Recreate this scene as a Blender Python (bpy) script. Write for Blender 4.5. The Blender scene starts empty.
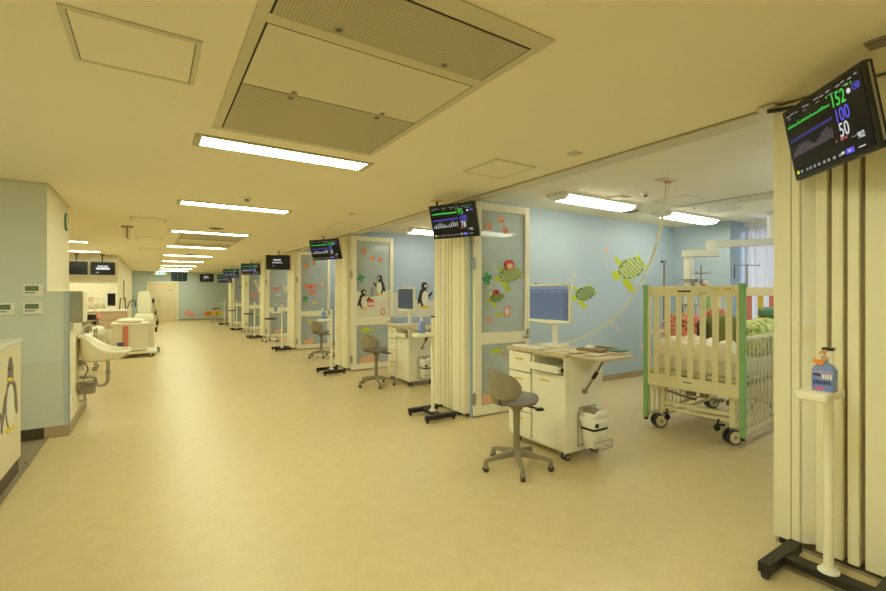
import bpy, bmesh, math, random
from mathutils import Vector, Matrix, noise
random.seed(7)
C = bpy.context.scene.collection
PI = math.pi
R = math.radians

# ------------------------------------------------------------------ materials
def mat(name, col, rough=0.5, metal=0.0, var=0.0, scale=8.0, bump=0.0, emit=None, estr=0.0, spec=None, coat=0.0):
    m = bpy.data.materials.new(name); m.use_nodes = True
    nt = m.node_tree; b = nt.nodes['Principled BSDF']
    b.inputs['Base Color'].default_value = (*col, 1)
    b.inputs['Roughness'].default_value = rough
    b.inputs['Metallic'].default_value = metal
    if coat: b.inputs['Coat Weight'].default_value = coat
    if spec is not None: b.inputs['Specular IOR Level'].default_value = spec
    if emit:
        b.inputs['Emission Color'].default_value = (*emit, 1)
        b.inputs['Emission Strength'].default_value = estr
    if var or bump:
        tc = nt.nodes.new('ShaderNodeTexCoord')
        nz = nt.nodes.new('ShaderNodeTexNoise'); nz.inputs['Scale'].default_value = scale
        nz.inputs['Detail'].default_value = 5
        nt.links.new(tc.outputs['Object'], nz.inputs['Vector'])
        if var:
            mx = nt.nodes.new('ShaderNodeMix'); mx.data_type = 'RGBA'
            mx.inputs['A'].default_value = (*[max(0, c*(1-var)) for c in col], 1)
            mx.inputs['B'].default_value = (*[min(1, c*(1+var)) for c in col], 1)
            nt.links.new(nz.outputs['Fac'], mx.inputs['Factor'])
            nt.links.new(mx.outputs['Result'], b.inputs['Base Color'])
        if bump:
            bp = nt.nodes.new('ShaderNodeBump'); bp.inputs['Strength'].default_value = bump
            bp.inputs['Distance'].default_value = 0.01
            nt.links.new(nz.outputs['Fac'], bp.inputs['Height'])
            nt.links.new(bp.outputs['Normal'], b.inputs['Normal'])
    return m

def floor_mat():
    m = mat('floor vinyl', (.62, .53, .33), .34, spec=.35)
    nt = m.node_tree; b = nt.nodes['Principled BSDF']
    tc = nt.nodes.new('ShaderNodeTexCoord')
    n1 = nt.nodes.new('ShaderNodeTexNoise'); n1.inputs['Scale'].default_value = 9; n1.inputs['Detail'].default_value = 8
    n2 = nt.nodes.new('ShaderNodeTexNoise'); n2.inputs['Scale'].default_value = 60; n2.inputs['Detail'].default_value = 3
    nt.links.new(tc.outputs['Object'], n1.inputs['Vector']); nt.links.new(tc.outputs['Object'], n2.inputs['Vector'])
    ad = nt.nodes.new('ShaderNodeMath'); ad.operation = 'ADD'
    nt.links.new(n1.outputs['Fac'], ad.inputs[0]); nt.links.new(n2.outputs['Fac'], ad.inputs[1])
    cr = nt.nodes.new('ShaderNodeValToRGB')
    cr.color_ramp.elements[0].position = .35; cr.color_ramp.elements[0].color = (.60, .49, .275, 1)
    cr.color_ramp.elements[1].position = .65; cr.color_ramp.elements[1].color = (.665, .56, .32, 1)
    hf = nt.nodes.new('ShaderNodeMath'); hf.operation = 'MULTIPLY'; hf.inputs[1].default_value = .5
    nt.links.new(ad.outputs[0], hf.inputs[0]); nt.links.new(hf.outputs[0], cr.inputs['Fac'])
    nt.links.new(cr.outputs['Color'], b.inputs['Base Color'])
    return m

def glass_mat(name, tint, gl=.10, frost=.0):
    m = bpy.data.materials.new(name); m.use_nodes = True
    nt = m.node_tree; nt.nodes.clear()
    out = nt.nodes.new('ShaderNodeOutputMaterial')
    tr = nt.nodes.new('ShaderNodeBsdfTransparent'); tr.inputs[0].default_value = (*tint, 1)
    g = nt.nodes.new('ShaderNodeBsdfGlossy'); g.inputs['Roughness'].default_value = .03
    fr = nt.nodes.new('ShaderNodeFresnel'); fr.inputs['IOR'].default_value = 1.45
    mx = nt.nodes.new('ShaderNodeMixShader')
    nt.links.new(fr.outputs[0], mx.inputs[0]); nt.links.new(tr.outputs[0], mx.inputs[1]); nt.links.new(g.outputs[0], mx.inputs[2])
    last = mx
    if frost:
        df = nt.nodes.new('ShaderNodeBsdfDiffuse'); df.inputs[0].default_value = (.80, .86, .88, 1)
        m2 = nt.nodes.new('ShaderNodeMixShader'); m2.inputs[0].default_value = frost
        nt.links.new(mx.outputs[0], m2.inputs[1]); nt.links.new(df.outputs[0], m2.inputs[2]); last = m2
    nt.links.new(last.outputs[0], out.inputs[0])
    return m

def perf_mat():
    m = mat('perforated grille', (.55, .50, .38), .5)
    nt = m.node_tree; b = nt.nodes['Principled BSDF']
    tc = nt.nodes.new('ShaderNodeTexCoord')
    v = nt.nodes.new('ShaderNodeTexVoronoi'); v.inputs['Scale'].default_value = 75; v.inputs['Randomness'].default_value = 0
    nt.links.new(tc.outputs['Object'], v.inputs['Vector'])
    cr = nt.nodes.new('ShaderNodeValToRGB'); cr.color_ramp.interpolation = 'LINEAR'
    cr.color_ramp.elements[0].position = .28; cr.color_ramp.elements[0].color = (.34, .30, .20, 1)
    cr.color_ramp.elements[1].position = .36; cr.color_ramp.elements[1].color = (.56, .51, .38, 1)
    nt.links.new(v.outputs['Distance'], cr.inputs['Fac']); nt.links.new(cr.outputs['Color'], b.inputs['Base Color'])
    return m

LC = (.95, 1.0, .68); LB = (1.0, .91, .68)
M = {}
M['floor'] = floor_mat()
M['ceil'] = mat('ceiling paint', (.92, .86, .69), .8, var=.015, scale=2)
M['cream'] = mat('cream wall paint', (.86, .81, .64), .6, var=.02, scale=2)
M['blue'] = mat('pale blue wall paint', (.45, .58, .69), .45, var=.02, scale=2)
M['bluedeep'] = mat('lavender blue wall paint', (.44, .56, .74), .5, var=.02, scale=2)
M['bluefar'] = mat('dusty blue wall paint', (.52, .60, .63), .6, var=.02, scale=2)
M['greyblue'] = mat('grey blue wall paint', (.68, .73, .71), .6, var=.02, scale=2)
M['wainscot'] = mat('grey wall lower board', (.65, .685, .64), .5, var=.02, scale=2)
M['base'] = mat('beige baseboard', (.42, .33, .22), .5, var=.05, scale=20)
M['darkbase'] = mat('dark brown baseboard', (.075, .05, .035), .5, var=.1, scale=20)
M['greyfloor'] = mat('grey brown floor vinyl', (.30, .25, .17), .45, var=.08, scale=30)
M['frame'] = mat('cream lacquered frame', (.92, .885, .72), .38, var=.015, scale=6)
M['panel'] = mat('cream folding panel', (.88, .84, .65), .42, var=.015, scale=6)
M['panelin'] = mat('pale panel infill', (.90, .87, .80), .35)
M['gapshade'] = mat('taupe gasket', (.34, .28, .19), .6)  # half-dark tone of the panel gaps, shade put into the colour
M['track'] = mat('header rail', (.70, .66, .52), .5)
M['trackdark'] = mat('dark rail groove', (.30, .26, .17), .6)
M['glass'] = glass_mat('door glass', (.90, .94, .93), frost=.40)
M['clear'] = glass_mat('window glass', (.95, .97, .98))
M['white'] = mat('white plastic', (.90, .89, .84), .35)
M['offwhite'] = mat('off white steel', (.90, .88, .76), .35, var=.01, scale=10)
M['ceramic'] = mat('glazed ceramic', (.85, .82, .68), .12, coat=.5)
M['top'] = mat('pinkish wood worktop', (.60, .49, .32), .4, var=.08, scale=12)
M['black'] = mat('black plastic', (.012, .011, .011), .4)
M['blacksteel'] = mat('black steel', (.022, .017, .014), .45, var=.1, scale=30)
M['darkgrey'] = mat('dark grey rubber', (.05, .05, .05), .6)
M['grey'] = mat('grey plastic', (.30, .27, .20), .45)
M['chairshell'] = mat('taupe plastic', (.27, .235, .16), .45, var=.03, scale=20)
M['seat'] = mat('grey violet upholstery', (.34, .32, .39), .85, var=.06, scale=120, bump=.2)
M['chrome'] = mat('brushed steel', (.62, .60, .55), .28, metal=1)
M['steel'] = mat('matte steel', (.45, .43, .38), .4, metal=.8)
M['brass'] = mat('yellow metal handle', (.75, .55, .12), .35, metal=.3)
M['green'] = mat('light green post', (.30, .55, .23), .4)
M['yellow'] = mat('yellow slat', (.75, .52, .06), .45)
M['pink'] = mat('pink slat', (.75, .25, .20), .45)
M['cribcream'] = mat('cream cot board', (.88, .81, .54), .4, var=.02, scale=8)
M['bars'] = mat('cream cot bars', (.78, .71, .50), .4)
M['mattress'] = mat('mattress fabric', (.80, .76, .66), .9, var=.05, scale=30)
M['perf'] = perf_mat()
M['acpanel'] = mat('air conditioner panel', (.74, .69, .52), .5)
M['acframe'] = mat('air conditioner frame', (.66, .61, .45), .5)
M['dark'] = mat('dark gap', (.03, .025, .02), .8)
M['diff'] = mat('ceiling lamp diffuser', (.9, .9, .85), .5, emit=LC, estr=15.0)
M['diffbay'] = mat('bay lamp diffuser', (.9, .9, .88), .5, emit=LB, estr=6.2)
M['lampframe'] = mat('lamp trim', (.55, .48, .33), .5)
M['screen'] = mat('monitor glass', (.006, .006, .008), .22)
M['bezel'] = mat('monitor bezel', (.012, .010, .010), .4)
def em(name, c, s): return mat(name, tuple(x*.3 for x in c), .5, emit=c, estr=s*.42)
M['e_green'] = em('green trace', (.05, .75, .10), .8)
M['e_blue'] = em('blue trace', (.10, .09, .80), .9)
M['e_bluedim'] = em('dim blue trace', (.07, .06, .42), .8)
M['e_greydim'] = em('dim grey trace', (.25, .20, .26), .6)
M['e_tealdim'] = em('dim teal reading', (.10, .30, .26), .8)
M['e_white'] = em('white trace', (.75, .75, .85), .8)
M['e_grey'] = em('grey trace', (.35, .32, .38), .6)
M['e_red'] = em('red trace', (.5, .10, .12), .5)
M['e_yellow'] = em('yellow key', (.7, .8, .08), .8)
M['e_pc'] = em('lit pc screen', (.10, .145, .22), .9)
M['e_pclight'] = em('lit pc toolbar', (.20, .27, .38), .8)
M['e_pcdark'] = em('lit pc side pane', (.10, .14, .22), .6)
M['e_pcoff'] = em('dim pc screen', (.05, .08, .11), .6)
M['e_exit'] = em('exit sign light', (.55, 1.0, .85), 1.6)
M['e_exitgreen'] = em('exit sign green', (.02, .55, .22), .8)
M['lcd'] = mat('thermostat display', (.16, .22, .13), .3)
M['bluemark'] = mat('blue mark', (.10, .16, .36), .5)
M['bottle'] = mat('blue gel bottle', (.22, .30, .66), .25)
M['violet'] = mat('violet bottle label', (.42, .34, .74), .4)
M['magenta'] = mat('magenta label mark', (.62, .16, .42), .4)
M['navy'] = mat('navy label mark', (.03, .05, .22), .4)
M['orange'] = mat('orange vinyl', (.85, .28, .05), .5)
M['peach'] = mat('peach vinyl', (.80, .48, .30), .5)
M['red'] = mat('red vinyl', (.60, .07, .05), .5)
M['pinkv'] = mat('pink vinyl', (.80, .35, .30), .5)
M['greenv'] = mat('green vinyl', (.05, .40, .10), .5)
M['greenv2'] = mat('leaf green vinyl', (.05, .28, .16), .5)
M['lime'] = mat('lime vinyl', (.55, .62, .03), .5)
M['shell'] = mat('turtle shell dark green', (.11, .19, .07), .5)
M['shellmid'] = mat('turtle shell mid green', (.22,.32,.10), .5)
M['shellcell'] = mat('turtle shell cell green', (.33, .45, .16), .5)
M['shelllite'] = mat('turtle shell pale green', (.55, .64, .28), .5)
M['pblack'] = mat('black vinyl', (.035, .03, .028), .5)
M['pgrey'] = mat('grey vinyl', (.16, .13, .11), .5)
M['pwhite'] = mat('white vinyl', (.80, .78, .68), .5)
M['yel'] = mat('yellow vinyl', (.85, .62, .03), .5)
M['pale'] = mat('pale bubble vinyl', (.72, .66, .55), .5)
M['cord'] = mat('cream cable', (.86, .80, .62), .5)
M['wood'] = mat('brown tray', (.28, .19, .08), .5, var=.1, scale=15)
M['paper'] = mat('paper', (.78, .72, .56), .7, var=.04, scale=20)
M['bluegreen'] = mat('teal folder', (.10, .22, .18), .5)
M['blanket'] = mat('white blanket', (.86, .81, .70), .9, var=.06, scale=25, bump=.3)
M['terra'] = mat('salmon metal', (.62, .43, .29), .5, var=.04, scale=10)
M['redstrip'] = mat('coral panel', (.80, .29, .22), .45)
M['plastic'] = mat('wrinkled clear plastic cover', (.78, .76, .62), .25, bump=.8, scale=14)
M['counter'] = mat('counter front laminate', (.74, .68, .50), .4, var=.02, scale=5)
M['countertop'] = mat('counter top laminate', (.72, .74, .66), .25)
M['mirror'] = mat('grey satin mirror', (.50, .50, .44), .25, metal=.7)
M['door'] = mat('beige door leaf', (.76, .66, .46), .45)
M['curtain'] = mat('white curtain', (.86, .86, .87), .9)
def _cur():
    nt = M['curtain'].node_tree; b = nt.nodes['Principled BSDF']; out = nt.nodes['Material Output']
    tl = nt.nodes.new('ShaderNodeBsdfTranslucent'); tl.inputs[0].default_value = (.85,.85,.88,1)
    mx = nt.nodes.new('ShaderNodeMixShader'); mx.inputs[0].default_value = .45
    nt.links.new(b.outputs[0], mx.inputs[1]); nt.links.new(tl.outputs[0], mx.inputs[2]); nt.links.new(mx.outputs[0], out.inputs[0])
_cur()
M['bag'] = mat('drip bag', (.75, .73, .66), .2)
M['outside'] = mat('bright overcast outside', (.8, .8, .8), .9)

def patterned(name, base, spots, scale, thr):
    m = mat(name, base, .9); nt = m.node_tree; b = nt.nodes['Principled BSDF']
    tc = nt.nodes.new('ShaderNodeTexCoord'); prev = None
    for i, (c, s) in enumerate(spots):
        n = nt.nodes.new('ShaderNodeTexNoise'); n.inputs['Scale'].default_value = scale*s; n.inputs['Detail'].default_value = 1
        nt.links.new(tc.outputs['Object'], n.inputs['Vector'])
        r = nt.nodes.new('ShaderNodeValToRGB'); r.color_ramp.interpolation = 'LINEAR'
        r.color_ramp.elements[0].position = thr; r.color_ramp.elements[1].position = thr+.04
        nt.links.new(n.outputs['Fac'], r.inputs['Fac'])
        mx = nt.nodes.new('ShaderNodeMix'); mx.data_type = 'RGBA'
        nt.links.new(r.outputs['Color'], mx.inputs['Factor'])
        if prev: nt.links.new(prev, mx.inputs['A'])
        else: mx.inputs['A'].default_value = (*base, 1)
        mx.inputs['B'].default_value = (*c, 1); prev = mx.outputs['Result']
    nt.links.new(prev, b.inputs['Base Color'])
    return m
M['pinkprint'] = patterned('pink printed cushion', (.82, .29, .25), [((.85, .55, .45), 1), ((.20, .10, .05), 1.7)], 16, .57)
M['greenprint'] = patterned('green patterned duvet', (.58, .63, .22), [((.75, .74, .40), 1), ((.22, .34, .08), 1.4)], 14, .56)
M['olive'] = mat('olive green pillow', (.25, .27, .09), .9, var=.1, scale=12)
M['teddy'] = mat('teal green soft toy', (.15, .28, .18), .95, var=.15, scale=40, bump=.3)

# ------------------------------------------------------------------ mesh builder
class MB:
    def __init__(s): s.bm = bmesh.new(); s.mi = 0; s.X = Matrix.Identity(4)
    def _add(s, vs, fs, smooth=False):
        vv = [s.bm.verts.new(s.X @ Vector(v)) for v in vs]
        for f in fs:
            try:
                fc = s.bm.faces.new([vv[i] for i in f]); fc.material_index = s.mi; fc.smooth = smooth
            except ValueError: pass
        return s
    def box(s, a, b):
        x0, y0, z0 = [min(p, q) for p, q in zip(a, b)]; x1, y1, z1 = [max(p, q) for p, q in zip(a, b)]
        v = [(x0,y0,z0),(x1,y0,z0),(x1,y1,z0),(x0,y1,z0),(x0,y0,z1),(x1,y0,z1),(x1,y1,z1),(x0,y1,z1)]
        return s._add(v, [(3,2,1,0),(4,5,6,7),(0,1,5,4),(1,2,6,5),(2,3,7,6),(3,0,4,7)])
    def loft(s, rings, caps=True, smooth=True, closed=True):
        n = len(rings[0]); vs = [p for r in rings for p in r]; fs = []
        for i in range(len(rings)-1):
            for j in range(n if closed else n-1):
                k = (j+1) % n
                fs.append((i*n+j, i*n+k, (i+1)*n+k, (i+1)*n+j))
        s._add(vs, fs, smooth)
        if caps:
            s._add(rings[0], [tuple(range(n-1, -1, -1))]); s._add(rings[-1], [tuple(range(n))])
        return s
    def cyl(s, p0, p1, r0, r1=None, n=16):
        r1 = r0 if r1 is None else r1
        p0, p1 = Vector(p0), Vector(p1); d = (p1-p0).normalized()
        a = d.orthogonal().normalized(); b = d.cross(a)
        rg = [[p + (a*math.cos(2*PI*i/n)+b*math.sin(2*PI*i/n))*r for i in range(n)] for p, r in ((p0, r0), (p1, r1))]
        return s.loft(rg)
    def tube(s, pts, r, n=10):
        pts = [Vector(p) for p in pts]; rings = []; a = None
        for i, p in enumerate(pts):
            d = (pts[min(i+1, len(pts)-1)]-pts[max(i-1, 0)]).normalized()
            a = d.orthogonal().normalized() if a is None else (a - d*a.dot(d)).normalized()
            b = d.cross(a); rr = r[i] if isinstance(r, (list, tuple)) else r
            rings.append([p+(a*math.cos(2*PI*k/n)+b*math.sin(2*PI*k/n))*rr for k in range(n)])
        return s.loft(rings)
    def lathe(s, prof, c=(0,0,0), n=24):
        c = Vector(c)
        return s.loft([[c+Vector((r*math.cos(2*PI*i/n), r*math.sin(2*PI*i/n), z)) for i in range(n)] for r, z in prof])
    def ell(s, c, r, n=16, m=10):
        c = Vector(c)
        return s.loft([[c+Vector((r[0]*math.sin(PI*(k+.02)/(m+.04))*math.cos(2*PI*i/n), r[1]*math.sin(PI*(k+.02)/(m+.04))*math.sin(2*PI*i/n), -r[2]*math.cos(PI*k/m))) for i in range(n)] for k in range(m+1)])
    def prism(s, poly, z0, z1):
        n = len(poly)
        return s._add([(x,y,z0) for x,y in poly]+[(x,y,z1) for x,y in poly],
            [tuple(range(n-1,-1,-1)), tuple(range(n,2*n))]+[(i,(i+1)%n,n+(i+1)%n,n+i) for i in range(n)])
    def done(s, name, m, parent=None, bevel=0, seg=2, loc=None, rotz=0, sub=0, **props):
        bmesh.ops.recalc_face_normals(s.bm, faces=s.bm.faces[:])
        me = bpy.data.meshes.new(name); s.bm.to_mesh(me); s.bm.free()
        for k in (m if isinstance(m, (list, tuple)) else [m]): me.materials.append(M[k])
        o = bpy.data.objects.new(name, me); C.objects.link(o)
        if parent: o.parent = parent
        if loc: o.location = loc
        if rotz: o.rotation_euler = (0,0,rotz)
        if bevel:
            b = o.modifiers.new('bevel', 'BEVEL'); b.width = bevel; b.segments = seg; b.limit_method = 'ANGLE'; b.angle_limit = R(40)
            b.harden_normals = False
        if sub:
            b = o.modifiers.new('sub', 'SUBSURF'); b.levels = sub; b.render_levels = sub
        for k, v in props.items(): o[k] = v
        return o

def thing(name, label, cat, loc=(0,0,0), rotz=0, group=None):
    o = bpy.data.objects.new(name, None); C.objects.link(o); o.empty_display_size = .05
    o.location = loc; o.rotation_euler = (0,0,rotz); o['label'] = label; o['category'] = cat
    if group: o['group'] = group
    return o
def tag(o, label, cat, group=None):
    o['label'] = label; o['category'] = cat
    if group: o['group'] = group
    return o
def struct(name, a, b, m, **k): return MB().box(a, b).done(name, m, kind='structure', **k)
def kids(o): return [c for c in C.objects if c.parent == o]
def copy_tree(o, loc=None, rotz=None, label=None, parent=None, group=None):
    c = o.copy(); C.objects.link(c)
    if parent: c.parent = parent
    if loc is not None: c.location = loc
    if rotz is not None: c.rotation_euler = (0,0,rotz)
    if label: c['label'] = label
    if group: c['group'] = group
    for k in kids(o): copy_tree(k, parent=c)
    return c
def ellp(cx, cy, rx, ry, a=0, n=24):
    ca, sa = math.cos(a), math.sin(a)
    return [(cx+rx*math.cos(2*PI*i/n)*ca-ry*math.sin(2*PI*i/n)*sa, cy+rx*math.cos(2*PI*i/n)*sa+ry*math.sin(2*PI*i/n)*ca) for i in range(n)]
def rrect(x0, y0, x1, y1, r, n=6):
    p = []
    for cx, cy, a0 in ((x1-r,y1-r,0),(x0+r,y1-r,90),(x0+r,y0+r,180),(x1-r,y0+r,270)):
        for i in range(n+1):
            a = R(a0+90*i/n); p.append((cx+r*math.cos(a), cy+r*math.sin(a)))
    return p
def frame4(o, ux, uy):
    ux, uy = Vector(ux).normalized(), Vector(uy).normalized(); n = ux.cross(uy)
    return Matrix(((ux.x,uy.x,n.x,o[0]),(ux.y,uy.y,n.y,o[1]),(ux.z,uy.z,n.z,o[2]),(0,0,0,1)))
def text_mesh(body, size, name, m, parent, X, bold=0.0, align='LEFT'):
    cu = bpy.data.curves.new('t', 'FONT'); cu.body = body; cu.size = size; cu.extrude = .0006; cu.offset = bold; cu.align_x = align
    cu.resolution_u = 3
    o = bpy.data.objects.new('t', cu); C.objects.link(o)
    bpy.context.view_layer.update()
    me = bpy.data.meshes.new_from_object(o.evaluated_get(bpy.context.evaluated_depsgraph_get()))
    bpy.data.objects.remove(o); bpy.data.curves.remove(cu)
    me.transform(X); me.materials.clear(); me.materials.append(M[m]); me.name = name
    ob = bpy.data.objects.new(name, me); C.objects.link(ob); ob.parent = parent
    return ob

# ------------------------------------------------------------------ geometry constants
HC = 2.60           # corridor ceiling
HB = 2.74           # bay ceiling
XH = 3.20           # header rail
L = [.46, 4.28, 8.10, 11.90, 15.65, 19.40, 23.15]   # bay boundaries (line of the glass door leaves)
YF = 27.8
XW = 8.42

# ------------------------------------------------------------------ room shell
struct('floor', (-4.6, -4.2, -.1), (9.4, YF+.1, 0), 'floor')
struct('ceiling', (-4.6, -4.2, HC), (XH+.12, YF+.1, HC+.3), 'ceil')
struct('ceiling.001', (XH+.12, -4.2, HB), (9.4, YF+.1, HB+.16), 'ceil')
struct('wall_back', (-4.6, -4.3, 0), (9.4, -4.2, HB), 'cream')
struct('wall_left', (-4.7, -4.2, 0), (-4.6, YF+.1, HB), 'cream')
struct('wall_front', (-4.6, YF, 0), (9.4, YF+.1, HB), 'bluefar')
struct('wall_side', (-4.6, 16.5, 0), (-.85, YF, HC), 'cream')
struct('baseboard_front', (1.14, YF-.012, 0), (9.3, YF, .09), 'base')
struct('baseboard_front.001', (-.84, YF-.012, 0), (-.20, YF, .09), 'base')
struct('baseboard_side', (-.85, 16.5, 0), (-.838, YF, .09), 'base')
# window side of the bays, one wall with an opening for the near bay window
WX = 9.0
for i, l in enumerate(L):
    y0 = l+.57; y1 = (L[i+1]+.57) if i+1 < len(L) else YF
    wo0, wo1 = y0+.35, y1-1.0
    if i == 0:
        struct('wall_right', (XW, wo1, 0), (WX, y1+.1, HB), 'blue')
        struct('wall_right.001', (WX, y0-.2, 0), (WX+.1, wo1, .75), 'blue')
        struct('wall_right.002', (WX, y0-.2, 2.62), (WX+.1, wo1, HB), 'cream')
        struct('wall_right.003', (XW, -4.2, 0), (WX+.1, wo0, HB), 'blue')
        w = thing('window_1', '', ''); del w['label']; del w['category']; w['kind'] = 'structure'
        f = MB()
        for a, b in (((WX+.02, wo0, .75), (WX+.07, wo0+.05, 2.62)), ((WX+.02, wo1-.05, .75), (WX+.07, wo1, 2.62)),
                     ((WX+.02, wo0, .75), (WX+.07, wo1, .8)), ((WX+.02, wo0, 2.57), (WX+.07, wo1, 2.62)),
                     ((WX+.02, (wo0+wo1)/2-.025, .75), (WX+.07, (wo0+wo1)/2+.025, 2.62))): f.box(a, b)
        f.done('window_frame', 'white', w, kind='structure')
        MB().box((WX+.04, wo0, .78), (WX+.046, wo1, 2.6)).done('window_pane', 'clear', w, kind='structure')
    else:
        struct('wall_right', (XW, y0, 0), (XW+.6, y1, HB), 'blue')
    # divider walls between bays
    nm = 'wall_divider' if i == 0 else 'wall_divider.%03d' % i
    struct(nm, (3.52, l+.57, 0), (XW+.02, l+.69, HB), 'blue' if i < 2 else 'bluedeep')
    struct('baseboard_divider', (3.52, l+.558, 0), (XW, l+.57, .10), 'base')
    struct('trim_1', (3.175, l+.026, 0), (3.20, l+.05, HC), 'bluedeep')
struct('baseboard_right', (XW-.012, 1.3, 0), (XW, 4.85, .10), 'base')
# header rail of the folding partitions
MB().box((XH-.06, -4.2, HC-.018), (XH+.12, YF, HC)).box((XH+.10, -4.2, HC), (XH+.125, YF, HB)).done('trim_2', 'track', kind='structure', bevel=.003)
struct('trim_3', (XH-.068, -4.2, HC-.006), (XH-.06, YF, HC), 'trackdark')

# left pillar with the sink wall
struct('wall_pillar', (-4.6, 6.06, 0), (-.73, 7.5, 1.50), 'cream')
struct('wall_pillar.001', (-4.6, 6.06, 1.50), (-.90, 7.5, HC), 'cream')
MB().box((-4.6, 6.05, .1), (-.73, 6.06, .78)).done('trim_4', 'wainscot', kind='structure')
MB().box((-4.6, 6.05, .78), (-.73, 6.06, 1.50)).box((-4.6, 6.05, 1.50), (-.90, 6.06, HC)).done('trim_5', 'greyblue', kind='structure')
MB().box((-.765, 6.04, .1), (-.722, 6.052, 1.50)).box((-.73, 6.04, .1), (-.722, 6.09, 1.5)).done('trim_6', 'bluefar', kind='structure', bevel=.002)
struct('trim_7', (-4.6, 6.035, HC-.02), (-.885, 6.06, HC), 'track')
struct('trim_8', (-.90, 6.04, HC-.02), (-.885, 7.5, HC), 'track')
struct('baseboard_left', (-.92, 6.03, 0), (-.722, 6.055, .11), 'base')
struct('baseboard_left.001', (-4.6, 6.03, 0), (-.92, 6.055, .11), 'darkbase')
struct('baseboard_left.002', (-.73, 6.055, 0), (-.718, 7.5, .11), 'base')
struct('floor.001', (-4.6, -4.2, 0), (-.885, 6.05, .003), 'greyfloor')

# double door at the end of the corridor
d = thing('door_1', '', ''); del d['label']; del d['category']; d['kind'] = 'structure'
MB().box((-.22, YF-.05, 0), (-.16, YF, 2.06)).box((1.12, YF-.05, 0), (1.18, YF, 2.06)).box((-.22, YF-.05, 2.02), (1.18, YF, 2.08)).done('door_frame', 'frame', d, kind='structure')
MB().box((-.16, YF-.035, .01), (.22, YF, 2.02)).done('door_leaf', 'door', d, kind='structure')
MB().box((.23, YF-.035, .01), (1.12, YF, 2.02)).done('door_leaf', 'door', d, kind='structure')
MB().box((.30, YF-.075, .95), (.335, YF-.03, 1.15)).box((.30, YF-.09, 1.0), (.335, YF-.07, 1.1)).done('door_handle', 'steel', d, kind='structure')
MB().box((.72, YF-.04, 1.60), (.90, YF-.034, 1.66)).done('door_plate', 'steel', d, kind='structure')

# ------------------------------------------------------------------ ceiling lamps
def ceiling_light(x, y, label):
    t = thing('ceiling_light', label, 'ceiling light', (x, y, HC), 0, 'recessed corridor ceiling lights')
    w, dd = .675, .14
    MB().box((-w,-dd,-.012),(w,-dd+.03,.0)).box((-w,dd-.03,-.012),(w,dd,0)).box((-w,-dd+.03,-.012),(-w+.045,dd-.03,0)).box((w-.045,-dd+.03,-.012),(w,dd-.03,0)).done('lamp_frame', 'lampframe', t)
    MB().box((-w+.045,-dd+.03,-.008),(w-.045,dd-.03,-.001)).done('diffuser', 'diff', t)
    return t
lab = ['nearest long white ceiling light of the corridor, beside the large air conditioner', 'second long ceiling light of the corridor, behind the small smoke detector',
       'third ceiling light of the corridor, just before the far air conditioner', 'fourth ceiling light of the corridor, just beyond the far air conditioner',
       'fifth ceiling light along the corridor ceiling', 'sixth ceiling light along the corridor ceiling', 'seventh ceiling light along the corridor ceiling',
       'eighth ceiling light, second last before the exit sign', 'last ceiling light before the exit sign']
for y, lb in zip([3.72, 6.38, 9.40, 12.5, 15.5, 18.4, 21.4, 24.0, 26.5], lab): ceiling_light(.93, y, lb)
ceiling_light(-1.82, 12.53, 'left side ceiling light nearer than the wall mounted screens')
ceiling_light(-1.82, 15.35, 'left side ceiling light directly above the wall mounted screens')
# unseen lamps: row continued behind camera; overhead and station ones added for brightness
ceiling_light(.93, .80, 'unseen ceiling light added to the corridor row just above the viewpoint for brightness')
ceiling_light(.93, -1.8, 'ceiling light of the corridor row behind the viewpoint')
ceiling_light(-2.6, .6, 'unseen ceiling light added over the nurse station to brighten the near ceiling')
ceiling_light(-2.6, 3.7, 'unseen ceiling light added left of the view to brighten the pillar front')

def bay_light(x, y, label):
    t = thing('bay_ceiling_light', label, 'ceiling light', (x, y, HB), 0, 'surface mounted bay ceiling lights')
    hw = .70
    rg = []
    for xx, wd, z in ((-hw-.06,.13,0),(-hw-.06,.13,-.02),(-hw,.11,-.06)): pass
    b = MB().box((-hw-.07,-.16,-.035),(hw+.07,.16,0))
    for sx in (-1, 1):
        a, c = sx*(hw-.02), sx*(hw+.07)
        b.loft([[(c,-.16,-.03),(c,.16,-.03),(c,.16,-.035),(c,-.16,-.035)],[(a,-.16,-.03),(a,.16,-.03),(a,.10,-.085),(a,-.10,-.085)]], smooth=False)
    b.done('lamp_body', 'white', t)
    MB().loft([[(x0,-.14,-.035),(x0,.14,-.035),(x0,.09,-.085),(x0,-.09,-.085)] for x0 in (-hw+.02, hw-.02)], smooth=False).done('diffuser', 'diffbay', t)
    return t
for i, l in enumerate(L[:-1]):
    if i == 0:
        bay_light(5.02, 3.98, 'surface mounted lamp on the near bay ceiling above the turtle stickers')
        bay_light(7.32, 3.98, 'surface mounted lamp on the near bay ceiling farther in, above the cot')
        bay_light(5.6, 1.37, 'surface mounted lamp of the near bay hidden behind the nearest folding partition')
    elif i < 6:
        bay_light(4.9, l+3.45, ['', 'surface lamp in the second bay, above the penguin wall stickers', 'surface lamp in the third bay', 'surface lamp in the fourth bay', 'surface lamp in the fifth bay', 'surface lamp in the sixth bay'][i])

for i in (1, 2, 3):
    bay_light(5.6, L[i]+.92, 'lamp in the %s bay mirrored in its glass door' % ('second','third','fourth')[i-1])
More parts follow.
